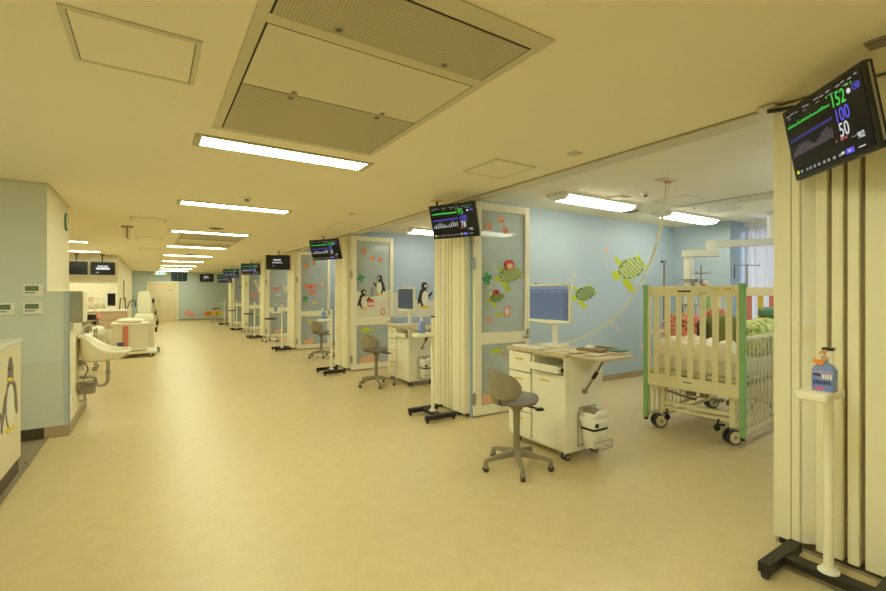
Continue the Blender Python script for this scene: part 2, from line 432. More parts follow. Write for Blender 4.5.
# ------------------------------------------------------------------ air conditioners, hatches and ceiling fittings
def air_con(x0, y0, x1, y1, z, label, panels, group='ceiling air conditioners'):
    t = thing('ceiling_air_conditioner', label, 'air conditioner', (0,0,z), 0, group)
    MB().box((x0,y0,-.008),(x1,y1,0)).done('housing', 'acframe', t, bevel=.006)
    MB().box((panels[0][1]-.008, min(p[2] for p in panels)-.008, -.0095),(panels[0][3]+.008, max(p[4] for p in panels)+.008, -.007)).done('shadow_gap', 'dark', t)
    for nm, a, b, c, dd, mm in panels:
        MB().box((a,b,-.013),(c,dd,-.007)).done(nm, mm, t, bevel=.002)
    return t
def latch(t, x, y):
    MB().cyl((x,y,-.028),(x,y,-.012),.011,n=12).box((x-.016,y-.007,-.018),(x+.016,y+.007,-.012)).done('latch', 'steel', t)
t = air_con(.34, 1.40, 1.50, 3.40, HC, 'large cream ceiling air conditioner with perforated grilles, nearest the viewer',
    [('grille',.40,2.575,1.44,3.33,'perf'),('blank_panel',.40,1.945,1.44,2.565,'acpanel'),('grille',.40,1.51,1.44,1.865,'perf')])
MB().box((.385,1.87,-.0105),(1.455,1.94,-.006)).done('frame_bar','acframe',t)
for x,y in ((.66,2.53),(1.19,2.53),(.66,2.61),(1.19,2.61),(.66,1.83),(1.19,1.83)): latch(t,x,y)
t = air_con(.42, 9.75, 1.60, 12.2, HC, 'smaller looking ceiling air conditioner farther along the corridor ceiling',
    [('grille',.48,11.35,1.54,12.1,'perf'),('blank_panel',.48,10.6,1.54,11.34,'acpanel'),('grille',.48,9.85,1.54,10.5,'perf')])
for x,y in ((.75,11.3),(1.3,11.3),(.75,10.45),(1.3,10.45)): latch(t,x,y)
t = air_con(6.40, 1.4, 7.45, 3.70, HB, 'ceiling air conditioner inside the near bay above the cot',
    [('grille',6.46,2.9,7.39,3.62,'acpanel'),('blank_panel',6.46,2.3,7.39,2.89,'acpanel'),('grille',6.46,1.5,7.39,2.25,'perf')])
for x,y in ((6.7,3.55),(7.1,3.55),(6.52,2.75),(6.52,2.4)): latch(t,x,y)

def hatch(x0,y0,x1,y1,z,label):
    t = thing('ceiling_hatch', label, 'access hatch', (0,0,z), 0, 'square access hatches in the ceiling')
    b = MB(); w=.022
    for a,c in (((x0,y0),(x1,y0+w)),((x0,y1-w),(x1,y1)),((x0,y0+w),(x0+w,y1-w)),((x1-w,y0+w),(x1,y1-w))): b.box((*a,-.008),(*c,0))
    b.done('hatch_frame','track',t)
    MB().box((x0+w,y0+w,-.0035),(x1-w,y1-w,-.0005)).done('shadow_gap','trackdark',t)
    MB().box((x0+w+.006,y0+w+.006,-.007),(x1-w-.006,y1-w-.006,-.003)).done('hatch_panel','ceil',t)
hatch(-.31,2.26,.19,2.76,HC,'access hatch at the upper left, left of the big air conditioner')
hatch(2.40,2.90,2.86,3.38,HC,'access hatch in the corridor ceiling in front of the turtle door')
hatch(2.50,6.95,2.93,7.55,HC,'access hatch in the corridor ceiling in front of the penguin door')
hatch(-.28,8.02,.19,8.42,HC,'access hatch above the left side, nearer than the hanging box')
hatch(-.28,10.65,.19,11.1,HC,'access hatch above the left side, beyond the hanging box')
hatch(-.28,13.4,.19,13.9,HC,'faint farthest access hatch on the left side of the ceiling')
hatch(5.75,3.15,6.25,3.62,HB,'access hatch in the near bay ceiling beside the hose outlet')

def detector(x,y,z,label):
    t = thing('smoke_detector', label, 'smoke detector', (x,y,z), 0, 'ceiling smoke detectors')
    MB().lathe([(.0,0),(.055,0),(.055,-.018),(.045,-.03),(0,-.03)]).done('detector_base','white',t)
    MB().lathe([(.0,-.03),(.028,-.03),(.024,-.052),(0,-.055)]).done('sensor','grey',t)
detector(.93,5.65,HC,'small round smoke detector between the first two corridor lights')
detector(5.2,3.36,HB,'small round smoke detector on the near bay ceiling')
def round_diffuser(x,y,z,label):
    MB().lathe([(.0,0),(.12,0),(.115,-.012),(.085,-.008),(.075,-.022),(.04,-.010),(.03,-.03),(0,-.03)]).done('air_diffuser','grey',loc=(x,y,z+.003), label=label, category='air diffuser', group='round ceiling diffusers')
round_diffuser(.93,8.68,HC,'round grey air diffuser before the third corridor light')
round_diffuser(.94,14.9,HC,'round grey air diffuser before the fifth corridor light')
round_diffuser(6.18,4.24,HB,'round air diffuser on the near bay ceiling between its lamps')
def plate(x,y,z,s,label,m='steel'):
    MB().box((-s,-s,-.012),(s,s,0)).box((-s*.7,-s*.7,-.018),(s*.7,s*.7,-.012)).done('ceiling_plate',m,loc=(x,y,z),bevel=.003, label=label, category='ceiling plate')
plate(2.84,2.45,HC,.045,'small square grey ceiling plate nearest the header rail of the near bay','track')
plate(2.72,.62,HC,.05,'dark square ceiling plate at the upper right corner above the monitor','grey')
plate(5.15,3.72,HB,.11,'square grey ceiling grille above the near bay','acframe')
plate(2.35,6.0,HC,.03,'tiny square ceiling plate by the second folding partition','track')
t = thing('hanging_ceiling_box','small cream box hanging from the left side of the ceiling','ceiling box',(-.35,9.2,HC))
MB().box((-.08,-.06,-.025),(.08,.06,0)).done('mounting_plate','grey',t)
MB().box((-.055,-.045,-.21),(-.012,.045,-.025)).box((.012,-.045,-.21),(.055,.045,-.025)).done('casing','white',t,bevel=.006)
MB().box((-.012,-.03,-.2),(.012,.03,-.025)).done('slot','grey',t)

# exit sign
t = thing('exit_sign','lit green and white running figure exit sign above the far door','exit sign',(.36,YF-.25,2.52))
MB().box((-.30,-.02,-.10),(.30,.02,.10)).done('casing','frame',t,bevel=.006)
MB().box((-.02,-.02,.10),(.02,.02,.08)).box((-.03,-.01,.08),(.03,.01,HC-2.52)).done('bracket','frame',t)
MB().box((-.17,-.026,-.095),(.17,-.02,.095)).done('lit_panel','e_exit',t)
b = MB(); b.X = frame4((0,-.027,0),(1,0,0),(0,0,1))
b.prism([(.09,-.08),(.13,-.08),(.13,.08),(.09,.08)],0,.001)
b.prism(ellp(-.03,.055,.018,.018),0,.001)
b.prism([(-.06,.03),(.0,.04),(.01,-.01),(-.05,-.02)],0,.001)
b.prism([(-.05,-.02),(-.02,-.02),(-.05,-.08),(-.08,-.08)],0,.001); b.prism([(-.02,-.01),(.01,-.01),(.0,-.08),(-.02,-.08)],0,.001)
b.done('pictogram','e_exitgreen',t)

# ------------------------------------------------------------------ folding partitions and glass doors at each bay
ORD = ['nearest','second nearest','third','fourth','fifth','sixth','farthest']
def folding_partition(l, label):
    t = thing('folding_partition', label, 'folding partition', (3.10, l, 0), 0, 'cream folding partitions stacked at the bay openings')
    z0, z1 = .045, 2.575
    def pan(nm, y0, y1, wid, rails=False, groove=False):
        b = MB().box((0,y0,z0),(wid,y1,z1)); o = b.done(nm,'panel',t,bevel=.006)
        if groove:
            MB().box((-.0015,y0+(y1-y0)*.30,z0+.01),(.003,y0+(y1-y0)*.30+.004,z1-.01)).done('groove','trackdark',o)
        return o
    pan('wide_panel', .055, .31, .36, groove=True)
    for y in (.333,.40,.468): pan('panel', y, y+.048, .40)
    p = pan('wide_panel', .59, .72, .42, groove=True)
    MB().box((.055,.06,z0+.02),(.06,.515,z1-.02)).done('gap_filler','gapshade',t)  # added filler; its taupe stands in for soft shade between the slabs
    q = MB().prism([(.010,.581),(.016,.588),(.078,.526),(.072,.519)],z0+.01,z1-.01).done('angled_panel','panelin',t)
    b = MB(); b.X = frame4((.010,.5805,0),(.062,-.062,0),(0,0,1)); L_=.086
    for z in (.10,1.20): b.box((.0,z,0),(L_,z+.09,.004))
    b.done('face_rail','panel',q)
    MB().box((.03,.115,.0),(.05,.72,.018)).done('floor_track','steel',t)
    MB().box((.02,.115,2.575),(.10,.72,2.582)).done('top_runner','track',t)
    for y in (.20,.65): MB().box((.0,y-.04,.015),(.10,y+.04,.047)).done('guide_shoe','blacksteel',t)
    return t
FPL = ['cream folding partition standing at the right edge behind the nearest sanitiser stand', 'cream folding partition stacked left of the turtle sticker door',
  'cream folding partition stacked left of the penguin sticker door', 'cream folding partition behind the third monitor along the row, before the red crab door',
  'cream folding partition beside the fourth monitor', 'cream folding partition beside the fifth monitor', 'farthest cream folding partition in the row']
t0 = folding_partition(L[0], FPL[0])
for l, lb in list(zip(L, FPL))[1:]: copy_tree(t0, loc=(3.10, l, 0), label=lb)

STK = []
def sticker_bm(): return MB()
def door_leaf(l, label):
    t = thing('glass_partition_door', label, 'glass door', (3.20 if l < 5 else 3.165, l, 0), 0, 'hinged glass partition doors of the bays')
    W, z0, z1 = .88, .02, 2.57
    b = MB()
    b.box((0,-.022,z0),(.105,.022,z1)).box((W-.075,-.022,z0),(W,.022,z1)).box((.105,-.022,z1-.09),(W-.075,.022,z1)).box((.105,-.022,.86),(W-.075,.022,1.0)).box((.105,-.022,z0),(W-.075,.022,.13))
    b.done('door_frame','frame',t,bevel=.004)
    MB().box((.105,-.004,1.0),(W-.075,.004,z1-.09)).done('upper_glass','glass',t)
    MB().box((.105,-.004,.13),(W-.075,.004,.86)).done('lower_glass','glass',t)
    h = MB().box((W-.05,-.03,.90),(W-.015,-.022,1.02)).cyl((W-.032,-.022,.93),(W-.032,-.07,.93),.010).cyl((W-.03,-.065,.93),(W-.15,-.065,.93),.010)
    h.cyl((W-.032,-.022,1.01),(W-.032,-.04,1.01),.014).done('handle','steel',t)
    for z in (.15, 1.75):
        MB().cyl((-.006,-.024,z),(-.006,-.024,z+.15),.012,n=10).box((-.03,-.026,z+.01),(.02,-.021,z+.14)).done('hinge','steel',t)
    return t
def on_door(t, name, layers):
    """layers: list of (material, polygon in door x / z metres); one sticker on the corridor face of the pane"""
    b = MB(); ms = []
    b.X = frame4((0,-.0045,0),(1,0,0),(0,0,1))
    for i,(m,poly) in enumerate(layers):
        if m not in ms: ms.append(m)
        b.mi = ms.index(m); b.prism(poly, 0, .0006*(i+1))
    return b.done(name, ms, t)
def turtle(cx, cy, r, ang=0, flip=1, lite=False, sx=1):
    out = []; ca, sa = math.cos(ang), math.sin(ang)
    def T(poly): return [(cx+(flip*x*ca-y*sa)*r*sx, cy+(flip*x*sa*flip+y*ca)*r) for x,y in poly]
    out.append(('lime', T(ellp(-1.12,-.22,.30,.34,.5))))          # head
    out.append(('lime', T(ellp(-.45,-1.05,.26,.60,.45))))         # front flipper
    out.append(('lime', T(ellp(-.75,.65,.16,.42,.5))))            # far flipper
    out.append(('lime', T(ellp(1.05,-.05,.28,.14,-.2)))); out.append(('lime', T(ellp(.75,.65,.14,.28,-.5))))
    out.append(('shellmid' if lite else 'shell', T(ellp(.05,.05,1.0,.72,.18))))
    cell = 'shelllite' if lite else 'shellcell'
    for i in range(-4,5):
        for j in range(-3,4):
            x = i*.235+(.1175 if j%2 else 0); y = j*.205
            if (x/.95)**2+(y/.66)**2 < .92: out.append((cell, T([(x+.05+.113*math.cos(PI/6+PI/3*k), y+.05+x*.17+.113*math.sin(PI/6+PI/3*k)) for k in range(6)])))
    return out
def penguin(cx, cy, h, face=1):
    T = lambda p: [(cx+face*x*h, cy+y*h) for x,y in p]
    return [('pblack',T(ellp(-.01,.40,.20,.36,.05))),('pblack',T(ellp(.02,.83,.14,.145))),('pblack',T(ellp(-.20,.36,.055,.22,-.25))),('pblack',T(ellp(.24,.47,.05,.20,-.7))),
            ('yel',T(ellp(-.08,.045,.10,.045))),('yel',T(ellp(.10,.045,.10,.045))),('pwhite',T(ellp(.05,.36,.145,.29))),('pwhite',T(ellp(.07,.83,.05,.06))),('orange',T([(.13,.84),(.24,.80),(.13,.77)])),('pblack',T(ellp(.08,.87,.016,.016,n=10)))]
def clover(cx, cy, r, m='greenv', m2='greenv2'):
    out = []
    for k in range(4): out.append((m if k%2 else m2, ellp(cx+.52*r*math.cos(.3+k*PI/2), cy+.52*r*math.sin(.3+k*PI/2), .46*r, .33*r, .3+k*PI/2)))
    out.append((m, [(cx-.05*r,cy),(cx+.06*r,cy),(cx-.35*r,cy-1.5*r),(cx-.45*r,cy-1.5*r)]))
    return out
def fish(cx, cy, r, m, f=1): return [(m, ellp(cx,cy,r,r*.5)),(m,[(cx+f*r*.8,cy),(cx+f*r*1.6,cy+r*.5),(cx+f*r*1.6,cy-r*.5)])]
def starry(cx, cy, r, m='orange'): return [(m, ellp(cx,cy,r,r)),('peach',ellp(cx-.1*r,cy+.1*r,.55*r,.55*r)),('red',ellp(cx+.4*r,cy-.35*r,.35*r,.25*r))]
def ringy(cx, cy, r): return [('pinkv', ellp(cx,cy,r*.75,r)),('pwhite',ellp(cx,cy,r*.42,r*.6)),('redstrip',ellp(cx-.45*r,cy-.5*r,.22*r,.3*r)),('redstrip',ellp(cx+.4*r,cy+.6*r,.2*r,.25*r))]
def crab(cx, cy, r): return [('redstrip', ellp(cx,cy,r,r*.6)),('redstrip',ellp(cx-r*1.1,cy+r*.6,r*.35,r*.3)),('redstrip',ellp(cx+r*1.1,cy+r*.6,r*.35,r*.3)),('redstrip',ellp(cx,cy+.25*r,.8*r,.5*r)),('pblack',ellp(cx-.3*r,cy+.4*r,.12*r,.12*r)),('pblack',ellp(cx+.3*r,cy+.4*r,.12*r,.12*r))]

# turtle door (boundary 1)
d1 = door_leaf(L[1], 'glass partition door with turtle and clover stickers, hinged behind the second monitor')
for x,z in ((.225,2.29),(.42,2.39),(.49,2.26)): on_door(d1,'sun_sticker',starry(x,z,.045))
on_door(d1,'clover_sticker',clover(.20,1.66,.085))
on_door(d1,'turtle_sticker',turtle(.56,1.70,.125,.12,1,True,1.45)+[('red',ellp(.54,1.83,.075,.065)),('peach',ellp(.54,1.81,.05,.04)),('pwhite',ellp(.52,1.82,.016,.016)),('pwhite',ellp(.56,1.82,.016,.016))])
on_door(d1,'turtle_sticker',turtle(.35,1.42,.075,.12,1,False,1.45)+[('red',ellp(.33,1.49,.04,.035)),('pblack',ellp(.33,1.49,.018,.016))])
on_door(d1,'fish_sticker',fish(.37,1.21,.05,'lime')); on_door(d1,'fish_sticker',fish(.22,1.155,.045,'redstrip'))
on_door(d1,'ring_sticker',ringy(.515,1.25,.075))
on_door(d1,'fish_sticker',fish(.34,.77,.07,'lime')); on_door(d1,'fish_sticker',fish(.47,.71,.035,'redstrip'))
on_door(d1,'coral_sticker',[('peach',[(.125,.14),(.30,.14),(.29,.20),(.24,.26),(.18,.24),(.14,.29)])])
on_door(d1,'bubble_sticker',[('pale',ellp(.25,1.56,.015,.015)),('pale',ellp(.29,1.62,.012,.012)),('pale',ellp(.33,1.78,.012,.012)),('pale',ellp(.31,1.84,.015,.015))])
# penguin door (boundary 2)
d2 = door_leaf(L[2], 'glass partition door with two penguins on snow stickers, behind the third monitor')
on_door(d2,'snow_sticker',[('pwhite',[(.106,1.002),(.804,1.002),(.804,1.55),(.74,1.53),(.62,1.50),(.56,1.42),(.42,1.40),(.30,1.42),(.18,1.50),(.106,1.52)])])
b = on_door(d2,'penguin_sticker',penguin(.24,1.16,.40,1)); b.location = (0,-.001,0)
b = on_door(d2,'penguin_sticker',penguin(.60,1.44,.40,-1)); b.location = (0,-.001,0)
b = on_door(d2,'basket_sticker',[('redstrip',rrect(.33,1.21,.47,1.34,.03)),('pwhite',rrect(.35,1.25,.45,1.29,.01)),('red',ellp(.40,1.34,.06,.03))]); b.location = (0,-.001,0)
b = on_door(d2,'rabbit_sticker',[('grey',ellp(.43,1.47,.03,.06)),('grey',ellp(.43,1.55,.025,.03)),('pinkv',ellp(.42,1.60,.008,.03)),('pinkv',ellp(.445,1.60,.008,.03))]); b.location = (0,-.001,0)
b = on_door(d2,'ring_sticker',ringy(.66,1.11,.075)); b.location = (0,-.001,0)
for x,z in ((.26,2.28),(.43,2.16),(.60,2.14)): on_door(d2,'sun_sticker',starry(x,z,.05))
on_door(d2,'clover_sticker',clover(.20,1.77,.085))
on_door(d2,'fish_sticker',fish(.30,.76,.09,'lime'))
on_door(d2,'coral_sticker',[('peach',ellp(.42,.20,.13,.10)),('peach',ellp(.27,.18,.10,.07))])
# crab door (boundary 3)
d3 = door_leaf(L[3], 'glass partition door with red crab and clover stickers, beyond the third monitor')
on_door(d3,'crab_sticker',crab(.40,1.50,.09)); on_door(d3,'octopus_sticker',[('redstrip',ellp(.30,1.66,.14,.05)),('redstrip',ellp(.45,1.70,.10,.04)),('red',ellp(.35,1.64,.05,.03))])
on_door(d3,'sun_sticker',starry(.24,2.20,.06)); on_door(d3,'sun_sticker',starry(.44,2.27,.05))
on_door(d3,'clover_sticker',clover(.22,1.33,.085)); on_door(d3,'ring_sticker',ringy(.67,1.70,.075))
on_door(d3,'fish_sticker',fish(.45,1.22,.05,'yel')); on_door(d3,'fish_sticker',fish(.35,.74,.08,'lime'))
on_door(d3,'coral_sticker',[('peach',ellp(.32,.19,.15,.06)),('peach',ellp(.38,.23,.07,.08))])
# boundary 4
d4 = door_leaf(L[4], 'glass partition door with pale heart and clover stickers, under the dark fourth monitor')
on_door(d4,'crab_sticker',crab(.30,1.60,.09)); on_door(d4,'heart_sticker',[('pale',ellp(.57,1.66,.06,.06)),('pale',ellp(.66,1.67,.06,.06)),('pale',[(.52,1.64),(.72,1.64),(.62,1.48)])])
on_door(d4,'clover_sticker',clover(.70,1.36,.085)); on_door(d4,'fish_sticker',fish(.37,1.42,.06,'pale')); on_door(d4,'fish_sticker',fish(.55,1.20,.06,'pinkv'))
on_door(d4,'coral_sticker',[('peach',ellp(.38,.20,.15,.06))])
d5 = door_leaf(L[5], 'glass partition door with a pale giraffe shaped sticker, under the fifth monitor')
on_door(d5,'giraffe_sticker',[('pale',ellp(.40,1.80,.05,.20,.5)),('pale',ellp(.33,1.98,.07,.045)),('pale',ellp(.52,1.58,.12,.08))])
on_door(d5,'crab_sticker',crab(.30,1.38,.10)); on_door(d5,'fish_sticker',fish(.5,1.25,.07,'pinkv')); on_door(d5,'fish_sticker',fish(.40,.6,.08,'lime'))
d6 = door_leaf(L[6], 'farthest glass partition door with green clover stickers')
on_door(d6,'clover_sticker',clover(.55,1.35,.12)); on_door(d6,'fish_sticker',fish(.35,1.75,.09,'bluemark')); on_door(d6,'fish_sticker',fish(.5,1.1,.09,'pinkv'))

# ------------------------------------------------------------------ patient monitors
def zig(pts, w):  # ribbon polygons along a polyline in the screen plane
    out = []
    for (x0,y0),(x1,y1) in zip(pts,pts[1:]):
        dx,dy = x1-x0,y1-y0; q = math.hypot(dx,dy) or 1; nx,ny = -dy/q*w/2, dx/q*w/2; ex,ey = dx/q*w*.3, dy/q*w*.3
        out.append([(x0-ex+nx,y0-ey+ny),(x0-ex-nx,y0-ey-ny),(x1+ex-nx,y1+ey-ny),(x1+ex+nx,y1+ey+ny)])
    return out
def patient_monitor(c, yaw, tilt, roll, label, kind, ceil_pt, w=.60, h=.385):
    c = Vector(c)
    n = Vector((math.cos(yaw),math.sin(yaw),0)); up = Vector((0,0,1)); r = (-n).cross(up)
    n2 = n*math.cos(tilt)-up*math.sin(tilt); u2 = up*math.cos(tilt)+n*math.sin(tilt)
    r3 = r*math.cos(roll)+u2*math.sin(roll); u3 = -r*math.sin(roll)+u2*math.cos(roll)
    t = thing('patient_monitor', label, 'monitor', c, 0, 'patient monitors hanging at the bays')
    def X(dz): return frame4(n2*dz, r3, u3)
    b = MB(); b.X = X(0); b.prism(rrect(-w/2,-h/2,w/2,h/2,.008),-.038,0); hs = b.done('housing','bezel',t,bevel=.004)
    b = MB(); b.X = X(0); b.box((-w*.3,-h*.3,-.085),(w*.3,h*.3,-.038)); b.done('rear_casing','black',hs,bevel=.01)
    b = MB(); b.X = X(0); b.box((w/2-.001,-h*.42,-.024),(w/2+.002,h*.46,-.015)); b.done('side_strip','grey',hs)
    sw, sh = w*.94, h*.90
    b = MB(); b.X = X(0); b.box((-sw/2,-sh/2,.0),(sw/2,sh/2,.002)); sc = b.done('screen','screen',t)
    def draw(nm, m, polys, z=.0022):
        b = MB(); b.X = X(z)
        for p in polys: b.prism(p,0,.0006)
        return b.done(nm,m,sc)
    U = lambda x,y: (-sw/2+x*sw, -sh/2+y*sh)
    rect = lambda x0,y0,x1,y1: [U(x0,y0),U(x1,y0),U(x1,y1),U(x0,y1)]
    if kind == 'wave':
        rd = random.Random(int(c.y*10))
        pts = []; x = .02
        while x < .60:
            pts += [U(x,.77),U(x+.010,.775+rd.random()*.035),U(x+.018,.755)]; x += .026
        draw('heart_trace','e_green',zig(pts,.0030 if c.y<2 else .0042)+([rect(.02,.755,.60,.785)] if c.y>2 else []))
        pts=[]; x=.02
        while x < .60:
            pts += [U(x,.535+.05*(x)),U(x+.012,.575+.05*x),U(x+.024,.54+.05*x)]; x += .03
        draw('oxygen_trace','e_bluedim' if c.y<2 else 'e_blue',zig(pts,.0028 if c.y<2 else .0045))
        pts=[]; x=.03
        while x < .60:
            a = .05+.13*abs(math.sin(x*9))*rd.uniform(.6,1.1); pts += [U(x,.30+.05*x),U(x+.008,.30+a+.05*x),U(x+.016,.30+.05*x+.2*a)]; x += .026 if c.y<2 else .045
        draw('breath_trace','e_greydim' if c.y<2 else 'e_white',zig(pts,.0016 if c.y<2 else .0035))
        draw('status_line','e_grey',[rect(a,.93+.012*(i%2),a+b_,.95+.012*(i%2)) for i,(a,b_) in enumerate([(.03,.06),(.10,.05),(.17,.03),(.28,.05),(.34,.03),(.44,.06),(.52,.05),(.60,.05),(.72,.05),(.78,.04),(.86,.04),(.93,.03)])]+[rect(a,.89,a+b_,.902) for a,b_ in [(.05,.04),(.28,.04),(.46,.05),(.62,.06),(.80,.05)]])
        draw('alarm_marks','e_red',[rect(.60,.235,.615,.27),rect(.655,.235,.70,.275),rect(.705,.24,.74,.27)])
        draw('softkey','e_yellow',[rect(.02,.03,.055,.085)])
        draw('softkey','e_grey',[rect(a,.035,a+.03,.075) for a in (.08,.16,.21,.27,.33,.40,.46,.53,.60)])
        draw('softkey','e_blue',[rect(.69,.03,.78,.10)])
        draw('softkey','e_white',[rect(.635,.05,.67,.085),rect(.715,.05,.74,.08),rect(.83,.05,.90,.062)])
        def tx(s,x,y,size,m,al='LEFT',bold=.0015):
            p = U(x,y); text_mesh(s,size*1.12,'reading',m,sc,X(.0024)@Matrix.Translation((p[0],p[1],0))@Matrix.Diagonal((.72,1,1,1)),bold*.15,al)
        v = ('152','100','50') if c.y < 2 else (('95','100','78') if c.y < 6 else ('150','98','33'))
        tx(v[0],.63,.70,.082*h/.385,'e_green'); tx(v[1],.64,.48,.082*h/.385,'e_blue'); tx(v[2],.66,.28,.082*h/.385,'e_white')
        tx('150',.88,.77,.040,'e_blue'); tx('902',.84,.165,.036,'e_white',bold=.0008)
        draw('reading_mark','e_white',[ellp(*U(.845,.80),.012,.012,n=10)])
        draw('reading_mark','e_green',[rect(.59,.87,.605,.895),rect(.82,.88,.86,.895),rect(.88,.87,.89,.90)])
        draw('reading_mark','e_grey',[rect(.78,.21,.83,.222)])
    elif kind == 'boot':
        text_mesh('PHILIPS',.058,'screen_logo','e_white',sc,X(.0024)@Matrix.Translation((-.02,.045,0)),.0035,'CENTER')
        draw('text_bar','e_grey',[rect(.24,.44,.70,.54)]); draw('text_bar','e_white',[rect(.26,.46+.0,.68,.52)]); draw('text_bar','e_grey',[rect(.24,.24,.36,.28)])
    elif kind == 'grid':
        [draw('reading','e_tealdim',[rect(.05+.32*i,.12+.3*j,.10+.32*i,.28+.3*j)]) for i in range(3) for j in range(3)]
        [draw('reading','e_tealdim',[rect(.17+.32*i,.17+.3*j,.26+.32*i,.22+.3*j)]) for i in range(3) for j in range(3)]
    p = Vector(ceil_pt)-c
    back = n2*-.085
    b = MB(); b.tube([back, back+n2*-.05+up*.03, Vector((p.x,p.y,p.z-.10)), Vector((p.x,p.y,p.z-.005))] if kind!='wave' or c.y>2 else [back, back+n2*-.05+up*.12, Vector((p.x,p.y,p.z-.02))],[.012]*(4 if kind!='wave' or c.y>2 else 3)); b.done('arm','black',t)
    MB().box((p.x-.05,p.y-.05,p.z-.012),(p.x+.05,p.y+.05,p.z)).done('ceiling_plate','track',t)
    return t
MON = [((2.77,.836,2.287),2.395,.19,-.008,'nearest hanging patient monitor at the upper right reading 152, 100 and 50','wave',(3.09,1.20,HC-.018)),
 ((2.85,4.19,2.29),3.58,.30,.005,'tilted patient monitor hanging left of the turtle sticker door','wave',(2.90,4.62,HC)),
 ((2.70,8.2,2.283),3.90,.345,.04,'third hanging patient monitor, left of the penguin sticker door','wave',(2.85,8.75,HC)),
 ((2.76,12.2,2.275),4.30,.12,-.005,'fourth hanging monitor showing only a white logo','boot',(2.85,12.5,HC)),
 ((2.79,16.25,2.28),4.36,.22,.015,'fifth hanging patient monitor with green and blue traces','wave',(2.85,16.5,HC)),
 ((2.79,20.7,2.29),4.38,.25,.02,'sixth hanging patient monitor, upper of the two overlapping screens','wave',(2.85,20.95,HC)),
 ((2.72,22.2,2.12),4.30,.2,.02,'seventh hanging patient monitor, lower of the two overlapping screens','wave',(2.80,22.45,HC))]
for a in MON: patient_monitor(*a)
patient_monitor((.98,22.4,2.18),4.75,.1,0,'hanging monitor with green grid, right of the exit sign','grid',(.98,22.6,HC))
patient_monitor((2.23,24.6,2.21),4.55,.1,0,'small far hanging monitor with white logo near the far blue wall','boot',(2.23,24.85,HC))

# wall mounted screens on the left
def wall_tv(x0,x1,z0,z1,y,label,logo):
    t = thing('wall_screen',label,'screen',((x0+x1)/2,y,(z0+z1)/2)); w=(x1-x0)/2; h=(z1-z0)/2
    MB().box((-w,-.02,-h),(w,.03,h)).done('housing','bezel',t,bevel=.004)
    sc = MB().box((-w+.012,-.022,-h+.014),(w-.012,-.019,h-.012)).done('screen','screen',t)
    MB().cyl((-.03,.03,.02),(-.03,.16,h+.05),.014).cyl((-.03,.16,h+.05),(-.03,.16,HC-(z0+z1)/2),.014).box((-.07,.11,HC-(z0+z1)/2-.03),(.03,.17,HC-(z0+z1)/2)).done('bracket','black',t)
    if logo:
        text_mesh('PHILIPS',.075,'screen_logo','e_white',sc,frame4((0,-.0225,.03),(1,0,0),(0,0,1)),.004,'CENTER')
        b = MB(); b.X = frame4((0,-.0222,0),(1,0,0),(0,0,1)); b.prism([(-.16,-.035),(.16,-.035),(.16,.02),(-.16,.02)],0,.0006); b.prism([(-.16,-.12),(-.09,-.12),(-.09,-.105),(-.16,-.105)],0,.0006)
        b.done('text_bar','e_white',sc)
wall_tv(-2.02,-1.53,2.00,2.37,16.2,'blank black screen mounted high, left of the pair',False)
wall_tv(-1.47,-.90,2.00,2.37,16.2,'black screen with a white logo mounted high, right of the pair',True)
t = thing('wall_panel_strip','tall narrow brown notice strip on the white side wall','notice board',(-.85,19.6,1.5))
MB().box((0,-.12,-.32),(.02,.12,.42)).done('board','wood',t,bevel=.003)
MB().box((.02,-.10,-.30),(.023,.10,.40)).done('board_face','grey',t)

# ------------------------------------------------------------------ sanitiser stands
def sanitiser_stand(x,y,label,rotz=0):
    t = thing('sanitiser_stand',label,'stand',(x,y,0),rotz,'wheeled stands with black H shaped feet')
    MB().box((-.025,-.20,.035),(.055,.20,.075)).done('crossbar','blacksteel',t,bevel=.004)
    for s in (-1,1):
        f = MB().box((-.20,s*.20-.03,.032),(.20,s*.20+.03,.085)).done('foot','blacksteel',t,bevel=.004)
        for xx in (-.18,.18): MB().cyl((xx,s*.20-.014,.017),(xx,s*.20+.014,.017),.017,n=12).box((xx-.012,s*.2-.018,.015),(xx+.012,s*.2+.018,.034)).done('castor','darkgrey',f)
    MB().cyl((.015,0,.075),(.015,0,.083),.045,n=24).cyl((.015,0,.083),(.015,0,.10),.03,n=24).done('pole_collar','white',t)
    MB().cyl((.015,0,.08),(.015,0,1.19),.021,n=20).cyl((.015,-.018,.42),(.015,-.0225,.42),.006,n=8).done('pole','frame',t)
    MB().box((-.007,-.022,1.19),(.037,.022,1.205)).done('pole_cap','black',t,bevel=.003)
    b = MB().prism(rrect(-.235,-.07,.02,.07,.03),.965,1.008); tr = b.done('tray','frame',t,bevel=.014,seg=3)
    MB().cyl((.015,-.024,.985),(.015,-.05,.99),.012,n=10).done('tray_knob','steel',tr)
    return t
